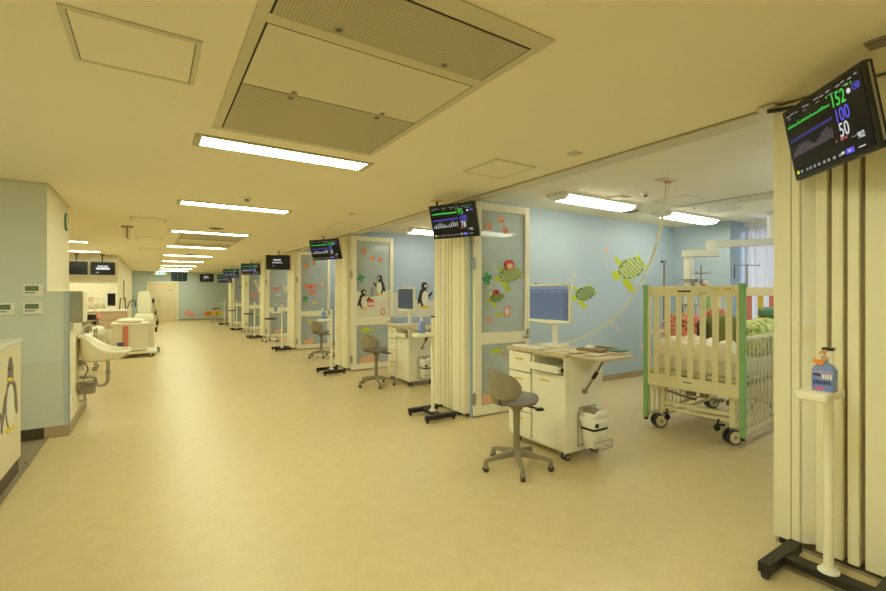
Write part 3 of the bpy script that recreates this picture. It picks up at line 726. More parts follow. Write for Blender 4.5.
def pump_bottle(x,y,z,label,rotz=0,name='sanitiser_bottle',full=True):
    t = thing(name,label,'bottle',(x,y,z),rotz,'hand sanitiser bottles')
    b = MB().loft([rr for rr in [[(px*.97,py*.97,0) for px,py in rrect(-.03,-.045,.03,.045,.014)],[(px,py,.004) for px,py in rrect(-.03,-.045,.03,.045,.014)],
        [(px,py,.10) for px,py in rrect(-.03,-.045,.03,.045,.014)],[(px*.8,py*.75,.122) for px,py in rrect(-.03,-.045,.03,.045,.014)],[(px*.4,py*.27,.135) for px,py in rrect(-.03,-.045,.03,.045,.014)],[(px*.4,py*.27,.145) for px,py in rrect(-.03,-.045,.03,.045,.014)]]])
    b.done('bottle_body','bottle',t)
    if full:
        lb = MB(); lb.X = frame4((-.0305,0,.0),(0,-1,0),(0,0,1)); lb.prism(rrect(-.04,.07,.04,.10,.004),0,.0006); lo = lb.done('bottle_label','violet',t)
        lb = MB(); lb.X = frame4((-.0305,0,.0),(0,-1,0),(0,0,1))
        lb.prism(rrect(-.036,.072,-.006,.085,.002),.0006,.0014); lb.mi=1
        for i in range(4): lb.prism(rrect(.0+i*.010,.06,.007+i*.010,.082,.001),.0006,.0014)
        lb.mi=2; lb.prism(ellp(-.012,.014,.022,.008,.2),.0,.0014); lb.mi=0
        for i in range(7): lb.prism(rrect(-.034+i*.0098,.032+.004*(i%2),-.028+i*.0098,.052,.001),.0,.0014)
        lb.done('label_marks',['navy','pwhite','magenta'],lo)
        tg = MB().box((-.034,.035,.118),(-.030,.075,.140)).done('paper_tag','orange',t)
        tg.rotation_euler = (.3,0,0)
    p = MB().lathe([(0,.143),(.016,.143),(.016,.165),(.006,.168),(.006,.185),(.014,.187),(.012,.196),(0,.198)],n=16).tube([(0,0,.190),(-.03,.004,.191),(-.042,.005,.182)],.0055)
    p.done('pump','pwhite' if not full else 'peach',t)
    return t
sanitiser_stand(2.85,.85,'sanitiser stand with black feet at the lower right, nearest the viewer')
pump_bottle(2.73,.825,1.008,'blue hand sanitiser bottle with an orange tag on the nearest stand')
sanitiser_stand(2.80,4.58,'sanitiser stand below the monitor left of the turtle door')
pump_bottle(2.66,4.58,1.008,'blue hand sanitiser bottle on the stand left of the turtle door',full=False)
sanitiser_stand(2.77,8.10,'sanitiser stand below the third monitor')
pump_bottle(2.63,8.10,1.008,'small hand sanitiser bottle on the stand below the third monitor',full=False)
sanitiser_stand(2.80,12.0,'sanitiser stand below the fourth monitor with the logo')
pump_bottle(2.66,12.0,1.008,'hand sanitiser bottle on the stand below the fourth monitor',full=False)
sanitiser_stand(2.80,15.7,'sanitiser stand below the fifth monitor')
sanitiser_stand(2.80,19.4,'sanitiser stand below the sixth monitor')
sanitiser_stand(2.80,23.0,'farthest sanitiser stand, beyond all the others')

# ------------------------------------------------------------------ task chairs
def task_chair(x,y,label,rotz):
    t = thing('task_chair',label,'chair',(x,y,0),rotz,'wheeled task chairs at the bay desks')
    MB().lathe([(0,.555),(.14,.556),(.176,.57),(.185,.592),(.178,.613),(.12,.622),(0,.62)],n=40).done('seat','seat',t)
    MB().lathe([(0,.53),(.10,.535),(.165,.552),(.172,.562),(0,.565)],n=40).done('seat_pan','chairshell',t)
    # curved back shell
    rg_in, rg_out = [], []
    N=20; b=MB(); rings=[]
    for i in range(N+1):
        u = -1+2*i/N; a = PI+u*R(72); rr = .210
        e = math.sqrt(max(0,1-abs(u)**2.6))
        zc = .715+.012*math.cos(u*2); hz = .02+.098*e
        lo, hi = zc-hz, zc+hz
        ci, si = math.cos(a), math.sin(a)
        rings.append([(ci*(rr+dr),si*(rr+dr),z) for dr,z in ((0,lo),(0,zc-.4*hz),(-.004,zc+.4*hz),(.0,hi),(.012,hi+.004),(.022,hi),(.022,zc+.4*hz),(.022,zc-.4*hz),(.02,lo),(.010,lo-.004))])
    b.loft(rings); b.done('backrest','chairshell',t,sub=1)
    rings=[]
    for i in range(7):
        u=-1+2*i/6; a=PI+u*R(15)
        rings.append([(math.cos(a)*q,math.sin(a)*q,z) for q,z in ((.208,.66),(.222,.66),(.21,.56),(.15,.535),(.15,.55),(.198,.575))])
    MB().loft(rings).done('back_bracket','chairshell',t)
    MB().cyl((0,0,.30),(0,0,.545),.026,.034).cyl((0,0,.14),(0,0,.32),.030,.026).lathe([(.028,.545),(.07,.545),(.05,.50),(.03,.48)]).done('gas_column','chairshell',t)
    MB().tube([(.04,-.05,.535),(.10,-.14,.53),(.12,-.17,.525)],.008).box((.09,-.19,.515),(.15,-.15,.535)).done('height_lever','black',t)
    for k in range(5):
        a = R(36+72*k); ca,sa = math.cos(a),math.sin(a)
        rings=[]
        for q,z,w,h in ((.0,.13,.030,.030),(.06,.128,.028,.026),(.17,.112,.021,.019),(.275,.094,.017,.013),(.295,.088,.014,.010)):
            rings.append([(ca*q-sa*yy,sa*q+ca*yy,z+zz) for yy,zz in ((-w,-h),(w,-h),(w*.8,h),(-w*.8,h))])
        lg = MB().loft(rings,smooth=False).done('leg','chairshell',t,bevel=.004)
        p = Vector((ca*.285,sa*.285,0)); tn = Vector((-sa,ca,0))
        b = MB()
        b.cyl(p+Vector((0,0,.045)),p+Vector((0,0,.09)),.018); b.box(p+Vector((-.018,-.018,.03)),p+Vector((.018,.018,.062)))
        cs = b.done('castor_hood','grey',lg,bevel=.004)
        MB().cyl(p+tn*.016+Vector((0,0,.024)),p-tn*.016+Vector((0,0,.024)),.024,n=16).done('wheel','darkgrey',lg)
    return t
ch0 = task_chair(2.595,2.865,'grey wheeled task chair with violet seat at the nearest desk',R(-14))
copy_tree(ch0,(3.01,6.62,0),R(5),'grey wheeled task chair in front of the penguin sticker door')
copy_tree(ch0,(3.28,10.25,0),R(10),'grey wheeled task chair in front of the red crab door, partly behind a stand')

# ------------------------------------------------------------------ desk carts
def desk_cart(x,y,label,drawer_open=True):
    t = thing('desk_cart',label,'cart',(x,y,0),0,'wheeled computer desk carts')
    D,Wd = .50,.74; zb,zt = .075,.915
    b = MB().box((.02,0,zb),(D,.02,zt)).box((.02,Wd-.02,zb),(D,Wd,zt)).box((D-.02,.02,zb),(D,Wd-.02,zt)).box((.02,.02,zb),(D-.02,Wd-.02,zb+.02)).box((.02,.408,zb),(D-.02,.428,zt)).box((.02,.02,zt-.02),(D-.02,Wd-.02,zt))
    b.box((.03,.02,.760),(D-.02,.41,.770)).done('carcass','offwhite',t,bevel=.003)
    MB().box((.0,0,zb),(.022,.02,zt)).done('edge_strip','offwhite',t)
    # worktop, slightly larger
    MB().prism(rrect(-.02,-.005,D+.01,Wd+.02,.015),zt,zt+.032).done('worktop','top',t,bevel=.006)
    # side leaf towards the viewer
    MB().prism([(.045,-.01),(D-.05,-.01)]+[(D-.0+.0*k,-.01) for k in range(0)]+[(D-.07+.02*math.cos(R(-k)),-.31+.06*math.sin(R(-k))) for k in range(0,91,15)]+[(.105+.06*math.cos(R(-90-k)),-.31+.06*math.sin(R(-90-k))) for k in range(0,91,15)],zt+.004,zt+.028).done('side_leaf','top',t,bevel=.006)
    br = MB().tube([(.235,-.02,.60),(.285,-.20,.925)],.012,n=8).cyl((.235,.0,.60),(.235,-.03,.60),.022,n=12); br = br.done('leaf_brace','grey',t)
    MB().cyl((.254,-.09,.725),(.264,-.125,.785),.018,n=10).done('brace_catch','black',br)
    # drawers
    zs = [(.72,.905),(.53,.71),(.335,.52),(.10,.325)]
    for z0,z1 in zs:
        d = MB().box((.0,.432,z0),(.022,Wd-.004,z1)).done('drawer','offwhite',t,bevel=.003)
        MB().box((-.008,.54,z1-.072),(.002,.64,z1-.055)).done('drawer_handle','brass',d,bevel=.003)
    # keyboard drawer, pulled out
    kd = MB().box((-.055,.035,.775),(-.04,.40,.838)).box((-.04,.035,.775),(.40,.40,.785)).box((-.04,.035,.785),(.40,.045,.825)).box((-.04,.39,.785),(.40,.40,.825)).done('keyboard_drawer','offwhite',t,bevel=.002)
    MB().box((-.02,.022,.785),(.06,.034,.82)).done('drawer_runner','black',kd)
    dr = MB().box((.0,.022,.10),(.022,.405,.755)).done('cupboard_door','offwhite',t,bevel=.003)
    MB().box((-.008,.19,.675),(.002,.30,.692)).done('door_handle','brass',dr,bevel=.003)
    for px,py in ((.06,.05),(.06,Wd-.06),(D-.06,.05),(D-.06,Wd-.06)):
        b = MB().cyl((px,py-.012,.032),(px,py-.028,.032),.032,n=20).cyl((px,py+.012,.032),(px,py+.028,.032),.032,n=20)
        cs = b.done('castor','darkgrey',t); MB().box((px-.02,py-.011,.03),(px+.02,py+.011,.076)).cyl((px,py-.03,.032),(px,py+.03,.032),.014,n=12).done('castor_fork','steel',cs)
    MB().tube([(D+.0,.2,.62),(D+.03,.16,.62),(D+.03,.10,.60),(D+.0,.06,.60)],.008,n=8).done('cable_hook','greenv2',t)
    return t
dk0 = desk_cart(3.02,2.71,'white desk cart with drawers and wooden top in the nearest bay')
copy_tree(dk0,(3.39,6.24,0),0,'white desk cart with drawers in the second bay behind the stand')
def desk_monitor(x,y,z,label,off=False):
    t = thing('desktop_monitor',label,'monitor',(x,y,z),0,'desktop computer monitors')
    b = MB(); b.X = frame4((0,0,0),(0,-1,0),(0,0,1)); b.prism(rrect(-.285,.235,.285,.625,.012),-.04,0); hs = b.done('bezel','white',t,bevel=.006)
    b = MB(); b.X = frame4((0,0,0),(0,-1,0),(0,0,1)); b.prism([(-.264,.265),(.264,.265),(.264,.603),(-.264,.603)],0,.0015); sc = b.done('screen','e_pcoff' if off else 'e_pc',t)
    if not off:
        b = MB(); b.X = frame4((-.0016,0,0),(0,-1,0),(0,0,1)); b.prism([(-.262,.573),(.262,.573),(.262,.597),(-.262,.597)],0,.0004)
        for i in range(9): b.prism([(-.25+.05*i,.54+.008*(i%2)),(-.228+.05*i,.54+.008*(i%2)),(-.228+.05*i,.558),(-.25+.05*i,.558)],0,.0004)
        b.done('toolbar','e_pclight',sc)
        b = MB(); b.X = frame4((-.0016,0,0),(0,-1,0),(0,0,1)); b.prism([(.205,.29),(.258,.29),(.258,.53),(.205,.53)],0,.0004); b.prism([(-.258,.512),(.20,.512),(.20,.516),(-.258,.516)],0,.0004)
        b.done('side_pane','e_pcdark',sc)
    MB().box((.045,-.05,.20),(.06,.05,.46)).tube([(.06,0,.40),(.10,0,.28),(.05,-.05,.02)],[.025,.028,.03],n=10).prism(rrect(-.02,-.15,.17,.10,.03),0,.015).done('stand','white',t)
    MB().box((-.015,-.13,.225),(.045,.13,.242)).done('speaker_bar','white',t,bevel=.003)
    MB().box((.0,.16,.625),(.03,.20,.636)).done('webcam','grey',t,bevel=.002)
    return t
desk_monitor(3.36,3.24,.947,'white desktop monitor with a lit blue screen on the nearest desk')
desk_monitor(3.62,6.78,.947,'white desktop monitor with a dark screen beside the penguin wall sticker',True)

def waste_bin(x,y,label):
    t = thing('waste_bin',label,'waste bin',(x,y,.135),0,'white bins hung on the desk carts')
    def rg(z,a,b_,r=.03): return [(px,py,z) for px,py in rrect(-a,-b_,a,b_,r)]
    MB().loft([rg(0,.085,.065),rg(.004,.088,.068),rg(.24,.105,.085)]).done('bin_body','white',t)
    MB().loft([rg(.165,.1035,.0835),rg(.165,.1055,.0855),rg(.185,.1065,.0865),rg(.185,.1045,.0845)]).done('strap','black',t)
    lid=MB()
    lid.loft([rg(.24,.112,.092),rg(.275,.112,.092),rg(.275,.10,.08),rg(.272,.10,.08)]).done('lid_rim','white',t,bevel=.003)
    rings=[]
    for i in range(13):
        a = PI*i/12; rings.append([(-.102*math.cos(a),-.082,.27),(-.102*math.cos(a),-.082,.27+.082*math.sin(a)),(-.102*math.cos(a),.082,.27+.082*math.sin(a)),(-.102*math.cos(a),.082,.27)])
    MB().loft(rings).done('lid_dome','white',t)
    rings=[]
    for i in range(9):
        a = PI*(.40+.38*i/8); rings.append([(-.105*math.cos(PI-a)*1.0,yy,.271+.085*math.sin(a)) for yy in (-.068,.068)]+[(-.102*math.cos(PI-a),yy,.268+.083*math.sin(a)) for yy in (.068,-.068)])
    MB().loft(rings).done('swing_flap','grey',t)
    t.scale = (.93,.93,.93)
    MB().box((-.085,-.0885,.20),(-.045,-.080,.235)).done('label','black',t)
    return t
def bin_bracket(parent):
    b = MB()
    b.tube([(.165,-.004,.40),(.165,-.012,.46),(.385,-.012,.46),(.385,-.004,.40)],.006,n=8)
    b.tube([(.155,-.006,.42),(.155,-.006,.12),(.155,-.18,.12),(.395,-.18,.12),(.395,-.006,.12),(.395,-.006,.42)],.005,n=8)
    b.tube([(.155,-.181,.12),(.155,-.181,.19),(.395,-.181,.19),(.395,-.181,.12)],.004,n=8)
    b.tube([(.155,-.006,.125),(.395,-.006,.125)],.005,n=8).tube([(.275,-.006,.125),(.275,-.205,.125)],.005,n=8)
    return b.done('bin_bracket','steel',parent)
bin_bracket(dk0)
waste_bin(3.02+.25,2.71-.105,'white swing lid bin with black strap on the nearest desk cart')
dk1 = [o for o in C.objects if o.get('label','').startswith('white desk cart with drawers in the second')][0]
bin_bracket(dk1)
waste_bin(3.39+.275,6.24-.105,'white bin on the second bay desk cart, partly hidden by the stand')

# items on the near desk
ZT = .947
before = set(C.objects)
b = MB()
for i in range(5):
    for j in range(14): b.box((3.155+i*.021,3.18+j*.0245,ZT+.012),(3.173+i*.021,3.201+j*.0245,ZT+.018))
t = thing('keyboard','white computer keyboard lying on the left of the nearest desk top','keyboard')
MB().box((3.145,3.17,ZT),(3.27,3.53,ZT+.012)).done('keyboard_base','white',t,bevel=.003); b.done('keys','white',t)
t = thing('mouse','pale computer mouse on the nearest desk top','mouse')
MB().ell((3.22,3.10,ZT+.008),(.045,.028,.018)).done('mouse_body','paper',t)
for i,(x,y,rz,sx,sy,lb) in enumerate([(3.25,2.98,.3,.15,.11,'sheet of paper near the front edge of the nearest desk'),(3.36,2.86,-.2,.13,.10,'overlapping paper sheet beside the brown tray on the nearest desk')]):
    tag(MB().box((-sx,-sy,0),(sx,sy,.004)).done('paper_sheet','paper',loc=(x,y,ZT+.0005+.005*i),rotz=rz),lb,'paper')
t = thing('wooden_tray','shallow brown tray on the nearest desk top','tray',(3.52,2.79,ZT+.007),.1)
MB().box((-.14,-.11,0),(.14,.11,.008)).done('tray_bottom','wood',t)
MB().box((-.15,-.12,0),(-.135,.12,.025)).box((.135,-.12,0),(.15,.12,.025)).box((-.135,-.12,0),(.135,-.105,.025)).box((-.135,.105,0),(.135,.12,.025)).done('tray_rim','wood',t,bevel=.003)
t = thing('wipe_pack','small white soft pack lying in the brown tray','pack',(3.47,2.83,ZT+.016))
MB().ell((0,0,.018),(.06,.04,.022)).done('pack_body','white',t); MB().box((-.02,-.015,.036),(.02,.015,.043)).done('pack_flap','paper',t,bevel=.003)
tag(MB().box((-.10,-.075,0),(.10,.075,.006)).done('clipboard_sheet','paper',loc=(3.33,2.66,ZT+.0),rotz=.25),'flat folder on the near edge of the desk side leaf','folder')
t = thing('document_folder','dark green folder on a pale pad at the right end of the desk leaf','folder',(3.56,2.60,ZT+.0))
MB().box((-.09,-.06,0),(.09,.06,.016)).done('pad','paper',t,bevel=.002); MB().box((-.075,-.05,.016),(.085,.05,.030)).done('cover','bluegreen',t,bevel=.002)
for o in set(C.objects)-before:
    if not o.parent: o.location.x -= .10; o.location.y -= .10
# items on the second desk
tag(MB().box((-.06,-.17,0),(.06,.17,.014)).done('keyboard','white',loc=(3.46,6.72,ZT),bevel=.003),'white keyboard on the second bay desk','keyboard')
tag(MB().ell((0,0,.02),(.06,.05,.022)).done('wipe_pack','paper',loc=(3.62,6.34,ZT)),'small pale pack on the second bay desk','pack')

# ceiling outlet with hose drooping to the desk
t = thing('ceiling_hose','cream hose drooping from the bay ceiling outlet to the nearest desk','hose',(4.80,2.86,HB))
MB().box((-.11,-.06,-.014),(.11,.06,0)).done('outlet_plate','acframe',t,bevel=.003)
MB().cyl((.02,0,-.014),(.02,0,-.035),.02,n=12).cyl((.08,0,-.014),(.08,0,-.03),.018,n=12).done('outlet_socket','redstrip',t)
pts=[]
P0,P1,P2,P3 = [Vector(p) for p in ((.02,0,-.035),(-.20,-.02,-1.15),(-.55,.16,-1.68),(-1.46,.28,-1.786))]
for i in range(25):
    s=i/24; pts.append(P0*(1-s)**3+P1*3*s*(1-s)**2+P2*3*s*s*(1-s)+P3*s**3)
MB().tube(pts,.0085,n=8).done('hose_line','cord',t)
pts2=[p+Vector((.03*math.sin(PI*min(1,i/10)),.0,0)) for i,p in enumerate(pts[:11])]
MB().tube([Vector((.08,0,-.03))]+pts2[2:],.006,n=6).done('side_line','cord',t)

# ------------------------------------------------------------------ cot in the near bay
YAW = .085
cot = thing('hospital_cot','cream hospital cot with green corner posts in the near bay','cot',(4.68,2.03,0),YAW)
BW, LN, HT = .94, 1.62, 1.56      # local x along the length, local y across the near end board
def post(x,y,side):
    p = MB(); p.prism(rrect(x-.022,y-.026,x+.022,y+.026,.012),.115,HT-.035); o = p.done('corner_post','green',cot)
    MB().prism(rrect(x-.026,y-.030,x+.026,y+.030,.012),HT-.04,HT+.012).done('post_cap','green',o,bevel=.008)
    MB().prism(rrect(x-.018,y-.02,x+.018,y+.02,.01),.085,.115).done('post_foot','darkgrey',o)
for x in (0,LN):
    for y in (0,BW): post(x,y,1)
def endboard(x,slats,nm):
    o = MB().prism(rrect(.026,HT-.13,BW-.026,HT-.01,.01),x-.014,x+.014)
    return o
def board(x,nm):
    b = MB(); b.X = frame4((x,0,0),(0,1,0),(0,0,1)); b.prism(rrect(.026,HT-.115,BW-.026,HT-.008,.008),-.015,.015); o = b.done(nm,'cribcream',cot,bevel=.005)
    b = MB(); b.X = frame4((x,0,0),(0,1,0),(0,0,1)); b.prism(rrect(.026,.475,BW-.026,.605,.008),-.015,.015); b.done('bottom_board','cribcream',o,bevel=.005)
    for y in (.026,BW-.05): MB().box((x-.015,y,.605),(x+.015,y+.024,HT-.115)).done('stile','cribcream',o,bevel=.004)
    return o
eb = board(0,'end_board')
n=7
for i in range(n):
    y = BW/8*(i+1)
    MB().box((-.011,y-.029,.60),(.011,y+.029,HT-.11)).done('slat','cribcream',eb,bevel=.008)
MB().box((-.018,.46,HT-.070),(-.0145,.59,HT-.054)).done('grip_slot','black',eb)
MB().box((-.017,.30,HT-.085),(-.0145,.38,HT-.078)).box((-.017,.36,HT-.105),(-.0145,.385,HT-.10)).box((-.017,.45,.55),(-.0145,.54,.562)).done('name_plate','grey',eb)
MB().box((-.017,.19,HT-.05),(-.0145,.25,HT-.035)).box((-.017,.09,HT-.05),(-.0145,.16,HT-.035)).done('warning_label','yel',eb)
fb = board(LN,'far_end_board')
for i in range(n):
    y = BW/8*(i+1)
    MB().box((LN-.011,y-.029,.60),(LN+.011,y+.029,HT-.11)).done('slat',['yellow','pink','yellow','pink','cribcream','cribcream','cribcream','cribcream'][i],fb,bevel=.008)
def siderail(y,z0,z1):
    o = MB().box((.045,y-.014,z1-.035),(LN-.045,y+.014,z1)).done('side_rail','bars',cot,bevel=.006); MB().box((.045,y-.014,z0),(LN-.045,y+.014,z0+.035)).done('lower_rail','bars',o,bevel=.006)
    nb=15
    for i in range(nb):
        x=.08+i*(LN-.16)/(nb-1); MB().cyl((x,y,z0+.03),(x,y,z1-.03),.010,n=8).done('bar','bars',o)
siderail(-.0,.13,1.06); siderail(BW,.13,1.06)
MB().box((.05,.04,.50),(LN-.05,BW-.04,.55)).box((.05,.06,.42),(LN-.05,.11,.50)).box((.05,BW-.11,.42),(LN-.05,BW-.06,.50)).done('bed_base','cribcream',cot,bevel=.006)
MB().box((.04,.035,.61),(LN-.04,BW-.035,.65)).done('mattress_platform','bars',cot)
fr = MB()
for x in (.13,LN-.13):
    fr.box((x-.025,.10,.11),(x+.025,.15,.45)).box((x-.025,BW-.15,.11),(x+.025,BW-.10,.45)); fr.box((x-.02,.12,.26),(x+.02,BW-.12,.30))
    fr.box((x-.018,.12,.205),(x+.018,BW-.12,.235))
fr.box((.13,.105,.13),(LN-.13,.145,.17)).box((.13,BW-.145,.13),(LN-.13,BW-.105,.17)).done('undercarriage','cribcream',cot,bevel=.004)
MB().tube([(.10,.75,.42),(.14,.62,.38),(.3,.55,.33)],.014).tube([(.10,.30,.40),(.35,.30,.36)],.02).cyl((.2,.55,.39),(.2,.55,.43),.05).cyl((.2,.42,.39),(.2,.42,.43),.04).done('height_linkage','grey',cot)
for x in (.13,LN-.13):
    for y in (.125,BW-.125):
        yy = y+(.035 if y > .5 else -.0)
        RM = Matrix.Translation((x-.02,yy,0)) @ Matrix.Rotation(R(-32),4,'Z')
        w = MB(); w.X = RM
        for q in (-.030,.030): w.cyl((0,q-.014,.075),(0,q+.014,.075),.075,n=28)
        w = w.done('castor','darkgrey',cot)
        h = MB(); h.X = RM
        for q in (-.045,.045): h.cyl((0,q-.002,.075),(0,q+.002,.075),.060,n=24)
        h.done('wheel_disc','cribcream',w)
        f_ = MB(); f_.X = RM; f_.cyl((0,-.049,.075),(0,.049,.075),.018,n=12).box((-.02,-.013,.07),(.02,.013,.16)); f_.done('castor_fork','steel',w)
        if x < 1:
            q = -.10 if y > .5 else .13
            MB().tube([(x-.02,yy+q*.5,.17),(x-.04,yy+q,.16)],.01,n=8).ell((x-.04,yy+q,.135),(.03,.03,.036)).tube([(x-.04,yy+q,.16),(x-.03,yy+q*.9,.22)],.010,n=8).done('brake_pedal','black',w)
def to_cot(x,y,z):
    c_,s_ = math.cos(YAW),math.sin(YAW); return (4.68+x*c_-y*s_, 2.03+x*s_+y*c_, z)
def soft(name,label,cat,m,c,size,amp,seed,rot=0,nx=26,ny=20,flat=.0):
    """rumpled cushion: superellipsoid with noise"""
    b = MB(); rings=[]
    for k in range(ny+1):
        v=-PI/2+PI*k/ny; rg=[]
        for i in range(nx):
            u=2*PI*i/nx
            f=lambda t,p: math.copysign(abs(t)**p,t)
            p=Vector((f(math.cos(v),.6)*f(math.cos(u),.65)*size[0], f(math.cos(v),.6)*f(math.sin(u),.65)*size[1], f(math.sin(v),.85)*size[2]))
            q=p*(1+amp*noise.noise(p*9+Vector((seed,0,0))))+Vector((0,0,amp*.25*size[2]*noise.noise(p*16+Vector((0,seed,0)))))
            rg.append(q)
        rings.append(rg)
    b.loft(rings); o=b.done(name,m,loc=to_cot(*c),rotz=YAW+rot,sub=1); tag(o,label,cat); return o
mt = MB().box((.05,.045,.65),(LN-.05,BW-.045,.80)).done('mattress','mattress',cot,bevel=.03,seg=3)
# bedding
def blanket():
    b=MB(); NX,NY=44,44; x0,x1,y0,y1=.05,.36,.06,BW-.06; vs=[]; 
    top=[];bot=[]
    for i in range(NX+1):
        for j in range(NY+1):
            x=x0+(x1-x0)*i/NX; y=y0+(y1-y0)*j/NY
            z=.96+.075*noise.noise(Vector((x*8,y*8,1)))+.06*abs(noise.noise(Vector((x*17,y*13,4))))
            e=min(i,NX-i,j,NY-j)/5; 
            if e<1: z=.80+(z-.80)*math.sqrt(max(0,e))
            vs.append((x,y,z))
    n0=len(vs)
    vs+= [(v[0],v[1],.797) for v in vs[:]]
    W=NY+1; fs=[(i*W+j,(i+1)*W+j,(i+1)*W+j+1,i*W+j+1) for i in range(NX) for j in range(NY)]
    fs+=[(n0+i*W+j,n0+i*W+j+1,n0+(i+1)*W+j+1,n0+(i+1)*W+j) for i in range(NX) for j in range(NY)]
    edge=[j for j in range(NY+1)]+[i*W+NY for i in range(1,NX+1)]+[NX*W+j for j in range(NY-1,-1,-1)]+[i*W for i in range(NX-1,0,-1)]
    fs+=[(edge[k],edge[(k+1)%len(edge)],n0+edge[(k+1)%len(edge)],n0+edge[k]) for k in range(len(edge))]
    b._add(vs,fs,True); return b.done('blanket','blanket',loc=(4.68,2.03,0),rotz=YAW)
tag(blanket(),'rumpled white blanket piled at the near end of the cot','blanket')
soft('printed_cushion','red and pink printed cushion on the left inside the cot','cushion','pinkprint',(.43,.735,1.02),(.07,.24,.23),.10,3)
soft('printed_cushion','small pink printed cushion peeking out above the green pillow in the cot','cushion','pinkprint',(.72,.50,1.07),(.07,.14,.23),.10,5)
soft('dark_toy','black rounded soft toy just left of the green pillow in the cot','soft toy','pblack',(.40,.52,1.02),(.045,.05,.175),.10,6)
soft('green_pillow','olive green pillow standing in the middle of the cot','pillow','olive',(.54,.38,1.03),(.08,.20,.22),.10,8)
soft('duvet','green patterned duvet heaped on the right of the cot','duvet','greenprint',(1.03,.18,1.0),(.42,.15,.20),.20,11)
soft('soft_toy','teal green soft toy lying on the patterned duvet','soft toy','teddy',(1.18,.14,1.26),(.12,.09,.065),.12,14)

# ------------------------------------------------------------------ pendant arm, drip stands, curtains, socket
pt = thing('ceiling_pendant','cream jointed ceiling pendant arm with column above the cot','medical pendant',(7.25,2.75,HB))
O = Vector((7.25,2.75,HB))
V = lambda x,y,z: Vector((x,y,z))-O
MB().box((-.45,-.30,-.02),(.35,.30,0)).box((-.38,-.24,-.17),(.30,.24,-.02)).cyl((0,0,-.17),(0,0,-.55),.075,n=20).done('ceiling_mount','white',pt,bevel=.01)
def arm(p,q,w,h,nm):
    p,q=Vector(p),Vector(q); d=(q-p).normalized(); a=Vector((-d.y,d.x,0)).normalized(); rings=[]
    outline=[]
    Lq=(q-p).length
    N=10
    for k in range(N+1): t_=R(-90+180*k/N); outline.append(q+d*w*math.cos(t_)+a*w*math.sin(t_))
    for k in range(N+1): t_=R(90+180*k/N); outline.append(p+d*w*math.cos(t_)+a*w*math.sin(t_))
    up=Vector((0,0,1)); ins=[p+(o-p)*1 for o in outline]
    return MB().loft([[o+up*-h for o in outline],[o+up*h for o in outline]],smooth=False).done(nm,'white',pt,bevel=.03,seg=4)
arm(V(7.25,2.75,2.19),V(6.55,3.22,2.16),.085,.045,'upper_arm')
MB().cyl(V(6.55,3.22,2.13),V(6.55,3.22,2.04),.07,n=20).done('arm_joint','white',pt)
arm(V(6.55,3.22,2.03),V(6.30,3.42,2.03),.085,.045,'lower_arm')
MB().prism(rrect(V(6.25,3.40,0).x,V(6.25,3.37,0).y,V(6.36,3.48,0).x,V(6.36,3.47,0).y,.02),V(0,0,1.05).z,V(0,0,2.0).z).done('column','white',pt)
MB().box(V(6.20,3.25,1.30),V(6.42,3.55,1.33)).box(V(6.20,3.25,1.66),V(6.42,3.50,1.675)).done('shelf','steel',pt)
b=MB().cyl(V(6.40,3.30,1.30),V(6.40,3.30,1.86),.010,n=8)
for a in (0,PI/2): b.tube([V(6.40-.13*math.cos(a),3.30-.13*math.sin(a),1.78),V(6.40-.12*math.cos(a),3.30-.12*math.sin(a),1.75),V(6.40,3.30,1.755),V(6.40+.12*math.cos(a),3.30+.12*math.sin(a),1.75),V(6.40+.13*math.cos(a),3.30+.13*math.sin(a),1.78)],.006,n=6)
b.done('drip_hooks','grey',pt)
for i,(x,y,m) in enumerate(((6.33,3.33,'bag'),(6.36,3.22,'bag'))):
    o=MB().ell(V(x,y,1.57),(.05,.05,.09)).done('drip_bag',m,pt)
MB().box(V(6.28,3.18,1.52),V(6.33,3.24,1.60)).box(V(6.28,3.27,1.50),V(6.32,3.31,1.58)).done('red_tag','redstrip',pt)
for k in range(5): 
    y=3.2+.07*k; MB().tube([V(6.28,y,1.60),V(6.24,y+.02,1.45),V(6.22,y-.02,1.25),V(6.25,y,1.10)],.007,n=6).done('tubing','white' if k%2 else 'pblack',pt)
def drip_stand(x,y,h,label,wide,m='steel'):
    t=thing('drip_stand',label,'drip stand',(x,y,0),0,'drip stands behind the cot')
    MB().cyl((0,0,.08),(0,0,h),.012,n=10).done('pole',m,t)
    b=MB()
    for k in range(5):
        a=R(72*k); b.tube([(0,0,.10),(.25*math.cos(a),.25*math.sin(a),.06)],.012,n=6); b.cyl((.25*math.cos(a),.25*math.sin(a),0),(.25*math.cos(a),.25*math.sin(a),.06),.02,n=8)
    b.done('wheeled_base','grey',t)
    dx,dy=.84*wide,-.54*wide
    MB().tube([(-dx,-dy,h+.02),(-dx,-dy,h-.01),(0,0,h),(dx,dy,h-.01),(dx,dy,h+.02)],.008,n=8).done('hook_bar',m,t)
    if wide>.1: MB().tube([(-dx,-dy,h),(-dx,-dy,h-.18)],.006,n=6).done('hanging_hook','black',t)
    else: MB().box((-dx-.02,-dy-.01,h-.02),(-dx+.01,-dy+.01,h+.01)).done('clamp','black',t)
drip_stand(6.67,4.0,1.97,'brown drip stand pole against the blue wall left of the pendant',.03,'wood')
drip_stand(6.60,2.81,1.85,'drip stand with a wide hook bar in front of the window curtain',.165)
